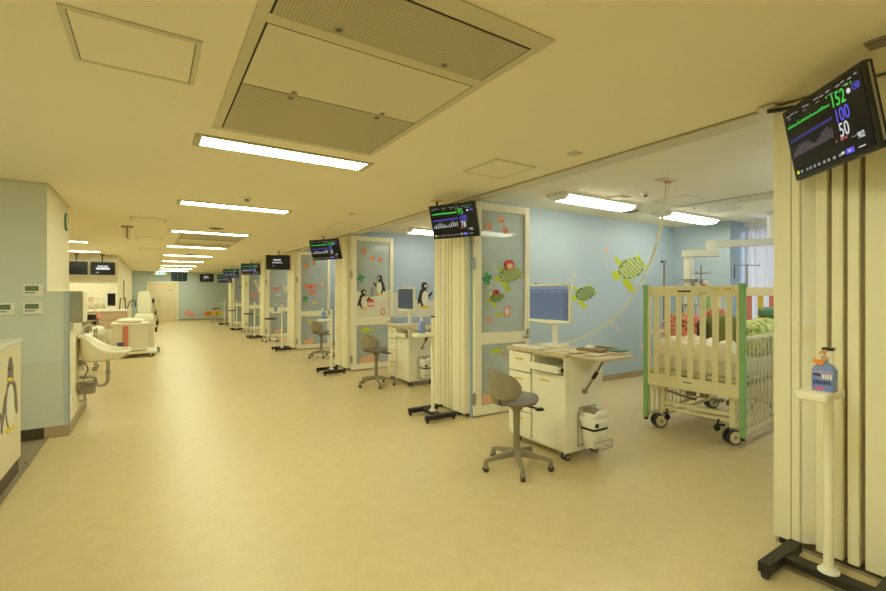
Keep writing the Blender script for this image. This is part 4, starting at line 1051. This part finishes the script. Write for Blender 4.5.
# curtains
def curtain(y0,y1,label,x=8.90,z0=.12,z1=2.66):
    b=MB(); N=60; pts=[]
    for i in range(N+1):
        y=y0+(y1-y0)*i/N; pts.append((x+.035*math.sin(i*1.15)+.012*math.sin(i*2.9),y))
    vs=[(p[0],p[1],z) for z in (z0,z1) for p in pts]+[(p[0]+.004,p[1],z) for z in (z0,z1) for p in pts]
    W=N+1; fs=[(i,i+1,W+i+1,W+i) for i in range(N)]+[(2*W+i,3*W+i,3*W+i+1,2*W+i+1) for i in range(N)]
    b._add(vs,fs,True); o=b.done('curtain','curtain'); tag(o,label,'curtain','white window curtains'); return o
curtain(3.05,3.82,'white curtain hanging at the left of the near bay window')
curtain(1.40,2.55,'white curtain at the far right of the near bay window')
tag(MB().cyl((8.9,1.35,2.68),(8.9,3.84,2.68),.015,n=8).box((8.88,1.4,2.68),(8.92,1.44,HB)).box((8.88,3.70,2.68),(8.92,3.74,HB)).done('curtain_rail','white'),'white curtain rail above the near bay window','curtain rail')
t=thing('wall_socket','small red and cream wall socket low on the blue wall behind the cot','socket',(7.42,4.85,.50))
MB().box((-.045,-.012,-.07),(.045,0,.07)).done('socket_plate','white',t,bevel=.003); MB().box((-.025,-.018,-.05),(.025,-.012,.05)).done('socket_face','redstrip',t)

# wall stickers
def wall_sticker(name,label,origin,ux,layers,group=None,cat='wall sticker',dz=0):
    t=bpy.data.objects
    b=MB(); ms=[]; b.X=frame4(origin,ux,(0,0,1))
    for i,(m,poly) in enumerate(layers):
        if m not in ms: ms.append(m)
        b.mi=ms.index(m); b.prism(poly,0,.0007*(i+1)+dz)
    return tag(b.done(name,ms),label,cat,group)
YW=L[1]+.57
wall_sticker('turtle_wall_sticker','large lime green turtle sticker on the near bay blue wall',(7.05,YW,1.90),(1,0,0),turtle(.02,0,.25,.25,1,True,1.55),'turtle wall stickers')
wall_sticker('turtle_wall_sticker','smaller dark green turtle sticker beside the desk monitor',(5.86,YW,1.465),(1,0,0),turtle(0,0,.15,.2,1,False,1.6),'turtle wall stickers')
for x,z,r,m,lb in ((6.42,2.20,.045,'peach','peach bubble sticker above the large turtle'),(6.36,2.03,.03,'pale','pale bubble sticker under the peach one left of the large turtle'),(6.42,1.93,.025,'pale','lowest tiny bubble sticker left of the large turtle'),
                   (5.62,1.76,.035,'pale','pale bubble sticker above the smaller turtle'),(5.55,1.68,.025,'pale','lower bubble sticker above the smaller turtle'),(5.58,1.60,.018,'pale','tiniest bubble sticker above the smaller turtle'),
                   (6.55,1.0,.03,'pale','bubble sticker low on the wall right of the desk'),(6.68,.88,.04,'pale','round bubble sticker nearest the cot on the wall')):
    wall_sticker('bubble_wall_sticker',lb,(x,YW,z),(1,0,0),[(m,ellp(0,0,r,r))],'bubble wall stickers')
wall_sticker('coral_wall_sticker','faint peach coral sticker low on the blue wall behind the desk',(6.35,YW,.42),(1,0,0),[('peach',ellp(-.15,0,.035,.12)),('peach',ellp(.0,.10,.14,.03)),('peach',ellp(.15,.0,.04,.10)),('peach',ellp(.06,-.06,.03,.08))])
YW2=L[2]+.57
wall_sticker('snow_wall_sticker','white snow field sticker on the second bay wall',(3.55,YW2,.95),(1,0,0),[('pwhite',[(0,0),(3.4,0),(3.4,.62),(2.6,.55),(2.0,.40),(1.5,.33),(1.0,.50),(.6,.58),(0,.52)])])
wall_sticker('penguin_wall_sticker','black and white penguin sticker right of the dark desktop monitor',(5.10,YW2-.001,1.14),(1,0,0),penguin(0,0,.60,1))
# far wall and distant stickers
wall_sticker('fox_wall_sticker','pink animal stickers low on the far blue wall, left pair',(1.6,YF,.42),(1,0,0),[('pinkv',ellp(0,0,.16,.12)),('pinkv',ellp(.22,-.12,.16,.10)),('pinkv',ellp(.08,.15,.06,.06))])
wall_sticker('bear_wall_sticker','orange bear stickers low on the far blue wall, right pair',(2.75,YF,.36),(1,0,0),[('orange',ellp(-.15,-.02,.20,.14)),('yel',ellp(.28,0,.26,.18)),('pblack',ellp(-.15,.0,.03,.03)),('pblack',ellp(.30,-.05,.04,.04)),('orange',ellp(.15,.18,.07,.06))])
wall_sticker('star_wall_sticker','tiny pale sticker in the middle of the far blue wall',(1.95,YF,1.0),(1,0,0),[('pale',ellp(0,0,.06,.09)),('lime',ellp(.05,.1,.04,.04))])

# ------------------------------------------------------------------ nurse counter bottom left
ct = thing('nurse_counter','cream counter with penguin stickers at the lower left corner','counter',(-.915,5.04,0))
MB().box((-.62,-3.3,.13),(0,0,1.065)).done('counter_body','counter',ct,bevel=.004)
MB().box((-.58,-3.3,0),(-.012,-.012,.13)).done('kick_plate','darkbase',ct)
MB().prism(rrect(-.66,-3.34,.010,.012,.006),1.065,1.105).done('counter_top','countertop',ct,bevel=.006)
def counter_penguin(name,y,z,h,grey):
    b=MB(); ms=[]; b.X=frame4((.0005,y,z),(0,1,0),(0,0,1))
    T=lambda p:[(x*h*1.2,yy*h) for x,yy in p]
    main='pgrey'
    lay=[(main,T(ellp(0,.38,.20,.34))),(main,T(ellp(.02,.76,.12,.24))),(main,T(ellp(-.26,.33,.05,.23,-.35))),(main,T(ellp(.24,.40,.06,.25,.25))),('yel',T(ellp(-.07,.03,.08,.035))),('yel',T(ellp(.08,.03,.08,.035))),
         ('pwhite' if not grey else 'pale',T(ellp(0,.34,.155,.29))),('yel',T(ellp(-.02,.70,.10,.025,-.15))),('pblack',T(ellp(-.03,.84,.018,.018,n=10)))]
    for i,(m,p) in enumerate(lay):
        if m not in ms: ms.append(m)
        b.mi=ms.index(m); b.prism(p,0,.0007*(i+1))
    b.done(name,ms,ct)
counter_penguin('penguin_sticker',-.34,.42,.57,False)
counter_penguin('penguin_sticker',-.68,.40,.34,True)
tag(MB().tube([(-.91,5.07,.008),(-.90,5.12,.008),(-.88,5.16,.008),(-.90,5.22,.008),(-.93,5.26,.008)],.005,n=6).done('floor_cable','grey'),'short grey cable end on the floor behind the counter','cable')

# thermostats and clock
def thermostat(x,z,label):
    t=thing('thermostat',label,'thermostat',(x,6.051,z),0,'wall thermostats on the blue pillar')
    MB().box((-.075,-.022,-.06),(.075,0,.06)).done('casing','white',t,bevel=.006)
    MB().box((-.058,-.0235,-.004),(.045,-.0215,.046)).done('display','lcd',t)
    MB().box((-.060,-.0235,-.028),(.02,-.0215,-.018)).done('brand_strip','bluemark',t)
    for x0 in (-.045,-.01,.03): MB().box((x0-.012,-.025,-.048),(x0+.012,-.0215,-.036)).done('button','offwhite',t)
thermostat(-1.005,1.505,'upper thermostat on the grey blue pillar')
thermostat(-1.005,1.325,'lower right thermostat on the grey blue pillar, under the upper one')
thermostat(-1.215,1.32,'lower left thermostat on the grey blue pillar, above the counter')
t=thing('wall_clock','round clock seen edge on, high on the side of the pillar','clock',(-.90,7.22,2.36))
MB().cyl((0,0,0),(.022,0,0),.11,n=32).done('clock_case','bluegreen',t); MB().cyl((.022,0,0),(.025,0,0),.10,n=32).done('clock_face','pwhite',t)
b=MB().box((.025,-.005,0),(.027,.005,.08)).box((.025,0,-.005),(.027,.06,.005)).done('hands','black',t)

# towel dispenser and wash basin on the sink wall
t=thing('towel_dispenser','grey metal paper towel dispenser on the wall above the wash basin','towel dispenser',(-.73,6.14,1.165))
MB().box((0,0,0),(.105,.30,.335)).done('dispenser_body','mirror',t,bevel=.008)
MB().box((.105,.006,.006),(.118,.294,.329)).done('front_cover','frame',t,bevel=.004)
MB().box((.02,.05,-.006),(.09,.25,.0)).done('towel_slot','dark',t)
bs=thing('wash_basin','white ceramic wash basin on the left wall with exposed pipes','wash basin',(-.72,6.82,0))
def plan(s,dx=0,z=0,w=.33,l=.52,zf=None):
    pts=[]; N=28
    for i in range(N):
        a=2*PI*i/N; ex=math.copysign(abs(math.cos(a))**.75,math.cos(a)); ey=math.copysign(abs(math.sin(a))**.75,math.sin(a))
        x=l/2+ex*l/2*s+dx; y=ey*w*s*(1-.25*max(0,ex)); x=max(0.002,x)
        zz=z if zf is None else zf(x); pts.append((x,y,zz))
    return pts
rimz=lambda x:.795+.21*math.exp(-(x/.17)**2)
botz=lambda s:(lambda x:s)
rings=[plan(.35,-.05,.665),plan(.66,-.045,.672),plan(.80,-.025,zf=lambda x:.69+.10*max(0,x-.25)),plan(.93,-.006,zf=lambda x:.735+.05*max(0,x-.25)),plan(1.0,0,zf=lambda x:rimz(x)-.02),plan(.985,0,zf=lambda x:rimz(x)),plan(.88,.0,zf=lambda x:rimz(x)-.002),plan(.80,.012,zf=lambda x:rimz(max(x,.16))-.03),plan(.55,.02,.735),plan(.10,.02,.72)]
MB().loft(rings).done('basin_bowl','ceramic',bs,sub=1)
MB().box((0,-.22,.955),(.05,.22,1.005)).done('back_shelf','ceramic',bs,bevel=.012)
MB().tube([(.03,.02,1.0),(.03,.02,1.07),(.08,.02,1.10),(.15,.02,1.08)],.012).cyl((.03,.02,1.0),(.03,.02,1.02),.025).done('tap','chrome',bs)
pp=MB().cyl((.27,0,.62),(.27,0,.72),.02).cyl((.27,0,.69),(.27,0,.705),.045,n=20).tube([(.27,0,.66),(.27,0,.44),(.262,0,.395),(.235,0,.365),(.20,0,.36),(.17,0,.375),(.15,0,.41),(.148,0,.45),(.13,0,.475),(.05,0,.48),(0,0,.48)],.019,n=12)
pp.cyl((.27,0,.50),(.27,0,.53),.026).done('drain_pipe','steel',bs)
MB().box((.0,-.10,.29),(.15,.06,.41)).box((.0,-.11,.40),(.16,.07,.425)).done('trap_box','grey',bs,bevel=.006)
MB().tube([(0,-.08,.66),(.03,-.08,.66),(.07,-.10,.64),(.09,-.10,.58),(.06,-.08,.52),(.04,-.06,.45)],.008,n=8).tube([(0,-.2,.40),(.03,-.2,.40),(.04,-.14,.38)],.010,n=8).tube([(.05,-.04,.32),(.05,-.04,.22),(0,-.04,.20)],.010,n=8).box((0,-.11,.63),(.03,-.05,.69)).box((0,-.23,.37),(.025,-.17,.44)).done('supply_hoses','grey',bs)
MB().box((.0,-.03,.56),(.05,.05,.68)).done('wall_bracket','white',bs,bevel=.01)
t=thing('paper_towel_dispenser','small dark fitting on the wall just above the wash basin','soap dispenser',(-.73,7.18,1.02))
MB().box((0,-.05,-.02),(.09,.05,.10)).done('dispenser_body','grey',t,bevel=.01); MB().cyl((.05,0,-.02),(.05,0,-.05),.012).done('nozzle','black',t)
t=thing('wall_outlet','small outlet plate low on the sink wall','socket',(-.73,6.25,.33)); MB().box((0,-.05,-.07),(.01,.05,.07)).done('socket_plate','white',t,bevel=.003); MB().box((.01,-.03,-.04),(.013,.03,.04)).done('socket_face','paper',t)

# ------------------------------------------------------------------ equipment parked on the left
def castors(t,pts,r=.05):
    for x,y in pts:
        w=MB().cyl((x,y-.02,r),(x,y+.02,r),r,n=18).done('castor','darkgrey',t); MB().cyl((x,y-.024,r),(x,y+.024,r),r*.45,n=12).box((x-.015,y-.012,r),(x+.015,y+.012,r*2.2)).done('castor_fork','white',w)
t=thing('infant_bed_cart','cream equipment cart with a coral front strip, left of the corridor','cart',(-.42,12.75,0))
MB().box((-.33,-.28,.16),(.33,.45,.74)).box((-.36,-.32,.74),(.38,.50,.79)).done('cart_body','offwhite',t,bevel=.01)
MB().box((-.14,-.292,.17),(-.03,-.279,.73)).done('coral_strip','redstrip',t)
MB().box((-.38,-.34,.09),(.52,.50,.14)).done('base_frame','offwhite',t,bevel=.01)
MB().box((-.24,-.30,.22),(-.12,-.285,.36)).done('dark_label','bluemark',t)
castors(t,((-.32,-.25),(.40,-.26),(-.32,.42),(.44,.42)),.05)
o=soft('folded_linen','pile of white linen on the cart with the coral strip','linen','blanket',(0,0,0),(.27,.20,.055),.15,21); o.location=(-.42,12.72,.84); o.rotation_euler=(0,0,0)
t=thing('salmon_cabinet_cart','salmon drawer cabinet on wheels behind the coral strip cart','cart',(-1.02,14.1,0))
MB().box((-.38,-.3,.12),(.48,.3,.80)).done('cart_body','offwhite',t,bevel=.01)
MB().box((-.36,-.315,.80),(.48,.3,1.02)).done('salmon_drawer','terra',t,bevel=.006); MB().box((-.30,-.318,.60),(.44,-.30,.78)).done('salmon_drawer','terra',t,bevel=.004)
MB().box((-.42,-.34,1.02),(.52,.32,1.06)).done('cart_top','white',t,bevel=.008)
castors(t,((-.32,-.25),(.42,-.25),(-.32,.25),(.42,.25)),.05)
t=thing('portable_ultrasound','white portable device with a dark screen on the salmon cart','medical device',(-.86,14.0,1.06))
MB().box((-.12,-.05,.06),(.12,.06,.46)).box((-.10,-.12,0),(.10,.10,.06)).done('casing','white',t,bevel=.02); MB().box((-.07,-.053,.10),(.09,-.049,.41)).done('screen','screen',t)
t=thing('instrument_pole','grey instrument pole with hoses right of the dark screen device','instrument stand',(-.35,14.75,0))
MB().cyl((0,0,.09),(0,0,1.45),.015).done('pole','steel',t); MB().tube([(0,0,1.35),(.12,-.04,1.30),(.22,-.02,1.08),(.25,0,.95)],.018).tube([(0,0,1.43),(-.08,0,1.36),(-.12,0,1.10)],.01).done('hose','grey',t)
b=MB(); 
for k in range(5): a=R(72*k); b.tube([(0,0,.10),(.22*math.cos(a),.22*math.sin(a),.05)],.014,n=6).cyl((.22*math.cos(a),.22*math.sin(a),0),(.22*math.cos(a),.22*math.sin(a),.05),.022,n=8)
b.done('wheeled_base','grey',t); MB().box((-.05,-.06,1.10),(.07,.04,1.26)).done('control_box','bluemark',t,bevel=.01)
t=thing('infant_scale_chair','tall white plastic covered chair beside the coral strip cart','covered chair',(-.16,13.6,0))
MB().loft([[(x*s+dx,y*s2,z) for x,y in rrect(-.16,-.09,.16,.09,.07)] for s,s2,z,dx in ((.8,.8,.98,0),(1,1,1.03,0),(1.02,1,1.2,0),(1,.95,1.4,0),(.85,.8,1.49,0),(.5,.5,1.52,0))]).done('covered_back','plastic',t,sub=1)
MB().loft([[(x*s,y*s-.12,z) for x,y in rrect(-.21,-.25,.21,.25,.08)] for s,z in ((.9,.78),(1,.82),(1,.92),(.85,.97))]).done('covered_seat','plastic',t,sub=1)
MB().box((-.20,-.28,.14),(.21,.16,.74)).box((-.24,-.30,.09),(.26,.20,.14)).done('pedestal','counter',t,bevel=.01)
for s,z in ((.19,1.28),(.24,.98),(.27,.72),(.25,.55)): MB().ell((s,-.02,z),(.03,.05,.07)).done('side_knob','black',t)
MB().tube([(.19,-.02,1.2),(.24,-.1,1.0),(.30,-.08,.8),(.26,-.06,.5)],.010,n=8).tube([(.2,-.3,.9),(.28,-.28,.82),(.30,-.22,.7)],.010,n=8).done('side_tubes','grey',t)
castors(t,((-.25,-.26),(.28,-.26),(-.25,.18),(.28,.18)),.045)
t=thing('ventilator_cart','cart with black boxes and cables left of the salmon cart','cart',(-1.28,13.2,0))
MB().box((-.16,-.2,.12),(.22,.2,.2)).cyl((0,0,.2),(0,0,1.28),.02).box((-.05,-.1,.35),(.05,.1,.9)).done('column','offwhite',t,bevel=.005)
MB().box((-.10,-.16,.86),(.24,.14,.98)).box((-.06,-.16,.74),(.2,.12,.82)).done('black_module','black',t,bevel=.01); MB().box((.20,-.17,.88),(.25,.02,1.04)).done('coral_module','redstrip',t,bevel=.01)
MB().box((-.14,-.12,1.0),(-.06,.08,1.36)).done('grey_module','paper',t,bevel=.01)
castors(t,((-.12,-.16),(.18,-.16),(-.12,.16),(.18,.16)),.045)
o=soft('plastic_sack','pale crumpled plastic sack hanging in front of the salmon cart','plastic sack','plastic',(0,0,0),(.21,.17,.36),.22,31); o.location=(-1.03,12.6,.36); o.rotation_euler=(0,0,0)
t=thing('tool_cart','low trolley with grey jars at the left end of the equipment','trolley',(-1.15,11.0,0))
MB().box((-.25,-.2,.64),(.25,.2,.67)).box((-.25,-.2,.2),(.25,.2,.22)).done('shelves','steel',t)
b=MB()
for x in (-.23,.23):
    for y in (-.18,.18): b.cyl((x,y,.07),(x,y,.80),.012,n=8)
b.done('uprights','steel',t); castors(t,((-.23,-.18),(.23,-.18),(-.23,.18),(.23,.18)),.035)
for i,(x,m,h) in enumerate(((-.10,'red',.10),(.05,'steel',.13))):
    tag(MB().lathe([(0,0),(.05,0),(.055,h*.8),(.035,h),(0,h)],n=16).done('jar',m,loc=(-1.15+x,11.0,.67)),['small red brown jar on the trolley left of the equipment','small steel jar on the trolley left of the equipment'][i],'jar')
rd = random.Random(9)
for par,lst in (([o for o in C.objects if o.name=='ventilator_cart'][0],[((-.1,-.1,1.3),(.15,-.15,1.15),(.3,-.1,.9)),((.0,0,1.28),(-.12,-.1,1.2),(-.16,-.1,.9)),((.2,-.1,.9),(.32,-.15,.6),(.22,-.12,.4))]),
                ([o for o in C.objects if o.name=='instrument_pole'][0],[((0,0,1.2),(.15,-.1,1.12),(.2,-.1,.8)),((0,0,1.3),(-.15,-.05,1.25),(-.22,-.1,1.0))]),
                ([o for o in C.objects if o.name=='salmon_cabinet_cart'][0],[((-.2,0,1.06),(-.2,-.05,1.35),(-.1,-.05,1.38),(-.05,-.05,1.07)),((.32,.1,1.06),(.34,.08,1.34),(.44,.05,1.36),(.45,.05,1.07))])):
    for k,p in enumerate(lst): MB().tube(p,.013,n=8).done('hose',['pwhite','pblack','grey'][k%3],par)
# rack of supplies against the white wall
t=thing('supply_rack','pale supply rack with tubing against the white wall under the screens','rack',(-1.35,16.3,0))
b=MB()
for x in (-.45,.45): b.box((x-.02,-.14,.02),(x+.02,-.10,1.5))
for z in (.4,.8,1.2): b.box((-.45,-.16,z),(.45,.14,z+.02))
b.done('rack_frame','white',t)
rd=random.Random(4)
for k in range(7):
    x=-.38+k*.125; z=(1.22,.82)[k%2]; tag(MB().box((-.05,-.07,0),(.05,.07,.12+.05*rd.random())).done('supply_box',['paper','white','terra','bag'][k%4],loc=(-1.35+x,16.28,z),bevel=.006),'small box on the supply rack under the wall screens','box','boxes on the supply rack')

# black topped wheeled stands in the far bays
def stool(x,y,label,h=.72):
    t=thing('wheeled_stool',label,'stool',(x,y,0),0,'black topped stools in the far bays')
    MB().lathe([(0,h-.045),(.17,h-.04),(.18,h-.02),(.17,h),(0,h+.005)],n=24).done('seat','black',t)
    MB().cyl((0,0,.10),(0,0,h-.045),.022).done('column','chrome',t)
    for k in range(5):
        a=R(72*k+10); lg=MB().tube([(0,0,.12),(.24*math.cos(a),.24*math.sin(a),.065)],.015,n=8).done('leg','chrome',t)
        MB().cyl((.24*math.cos(a),.24*math.sin(a)-.012,.025),(.24*math.cos(a),.24*math.sin(a)+.012,.025),.025,n=12).box((.24*math.cos(a)-.012,.24*math.sin(a)-.008,.03),(.24*math.cos(a)+.012,.24*math.sin(a)+.008,.07)).done('castor','darkgrey',lg)
    return t
s0=stool(3.02,14.3,'black topped wheeled stool under the fourth monitor with the logo')
copy_tree(s0,(3.05,18.2,0),0,'black topped wheeled stool under the fifth monitor')
copy_tree(s0,(3.0,21.9,0),0,'black topped wheeled stool under the sixth monitor')
copy_tree(s0,(2.72,25.4,0),0,'farthest black topped wheeled stool before the far blue wall')

# ------------------------------------------------------------------ world and camera
w=bpy.data.worlds.new('sky'); bpy.context.scene.world=w; w.use_nodes=True
bg=w.node_tree.nodes['Background']; bg.inputs[0].default_value=(.82,.90,1,1); bg.inputs[1].default_value=2.6

cam=bpy.data.cameras.new('camera'); co=bpy.data.objects.new('camera',cam); C.objects.link(co)
F=450
cam.sensor_fit='HORIZONTAL'; cam.sensor_width=36; cam.lens=36*F/886; cam.clip_start=.05
co.location=(0,0,1.48); th=math.atan((443-152)/F)
co.rotation_euler=(PI/2,0,-th); cam.shift_y=-2.5/886
bpy.context.scene.camera=co
cy=bpy.context.scene.cycles; cy.max_bounces=16; cy.diffuse_bounces=12; cy.transparent_max_bounces=24
vs=bpy.context.scene.view_settings
vs.view_transform='Standard'; vs.look='None'; vs.exposure=1.1; vs.gamma=1; vs.use_curve_mapping=False
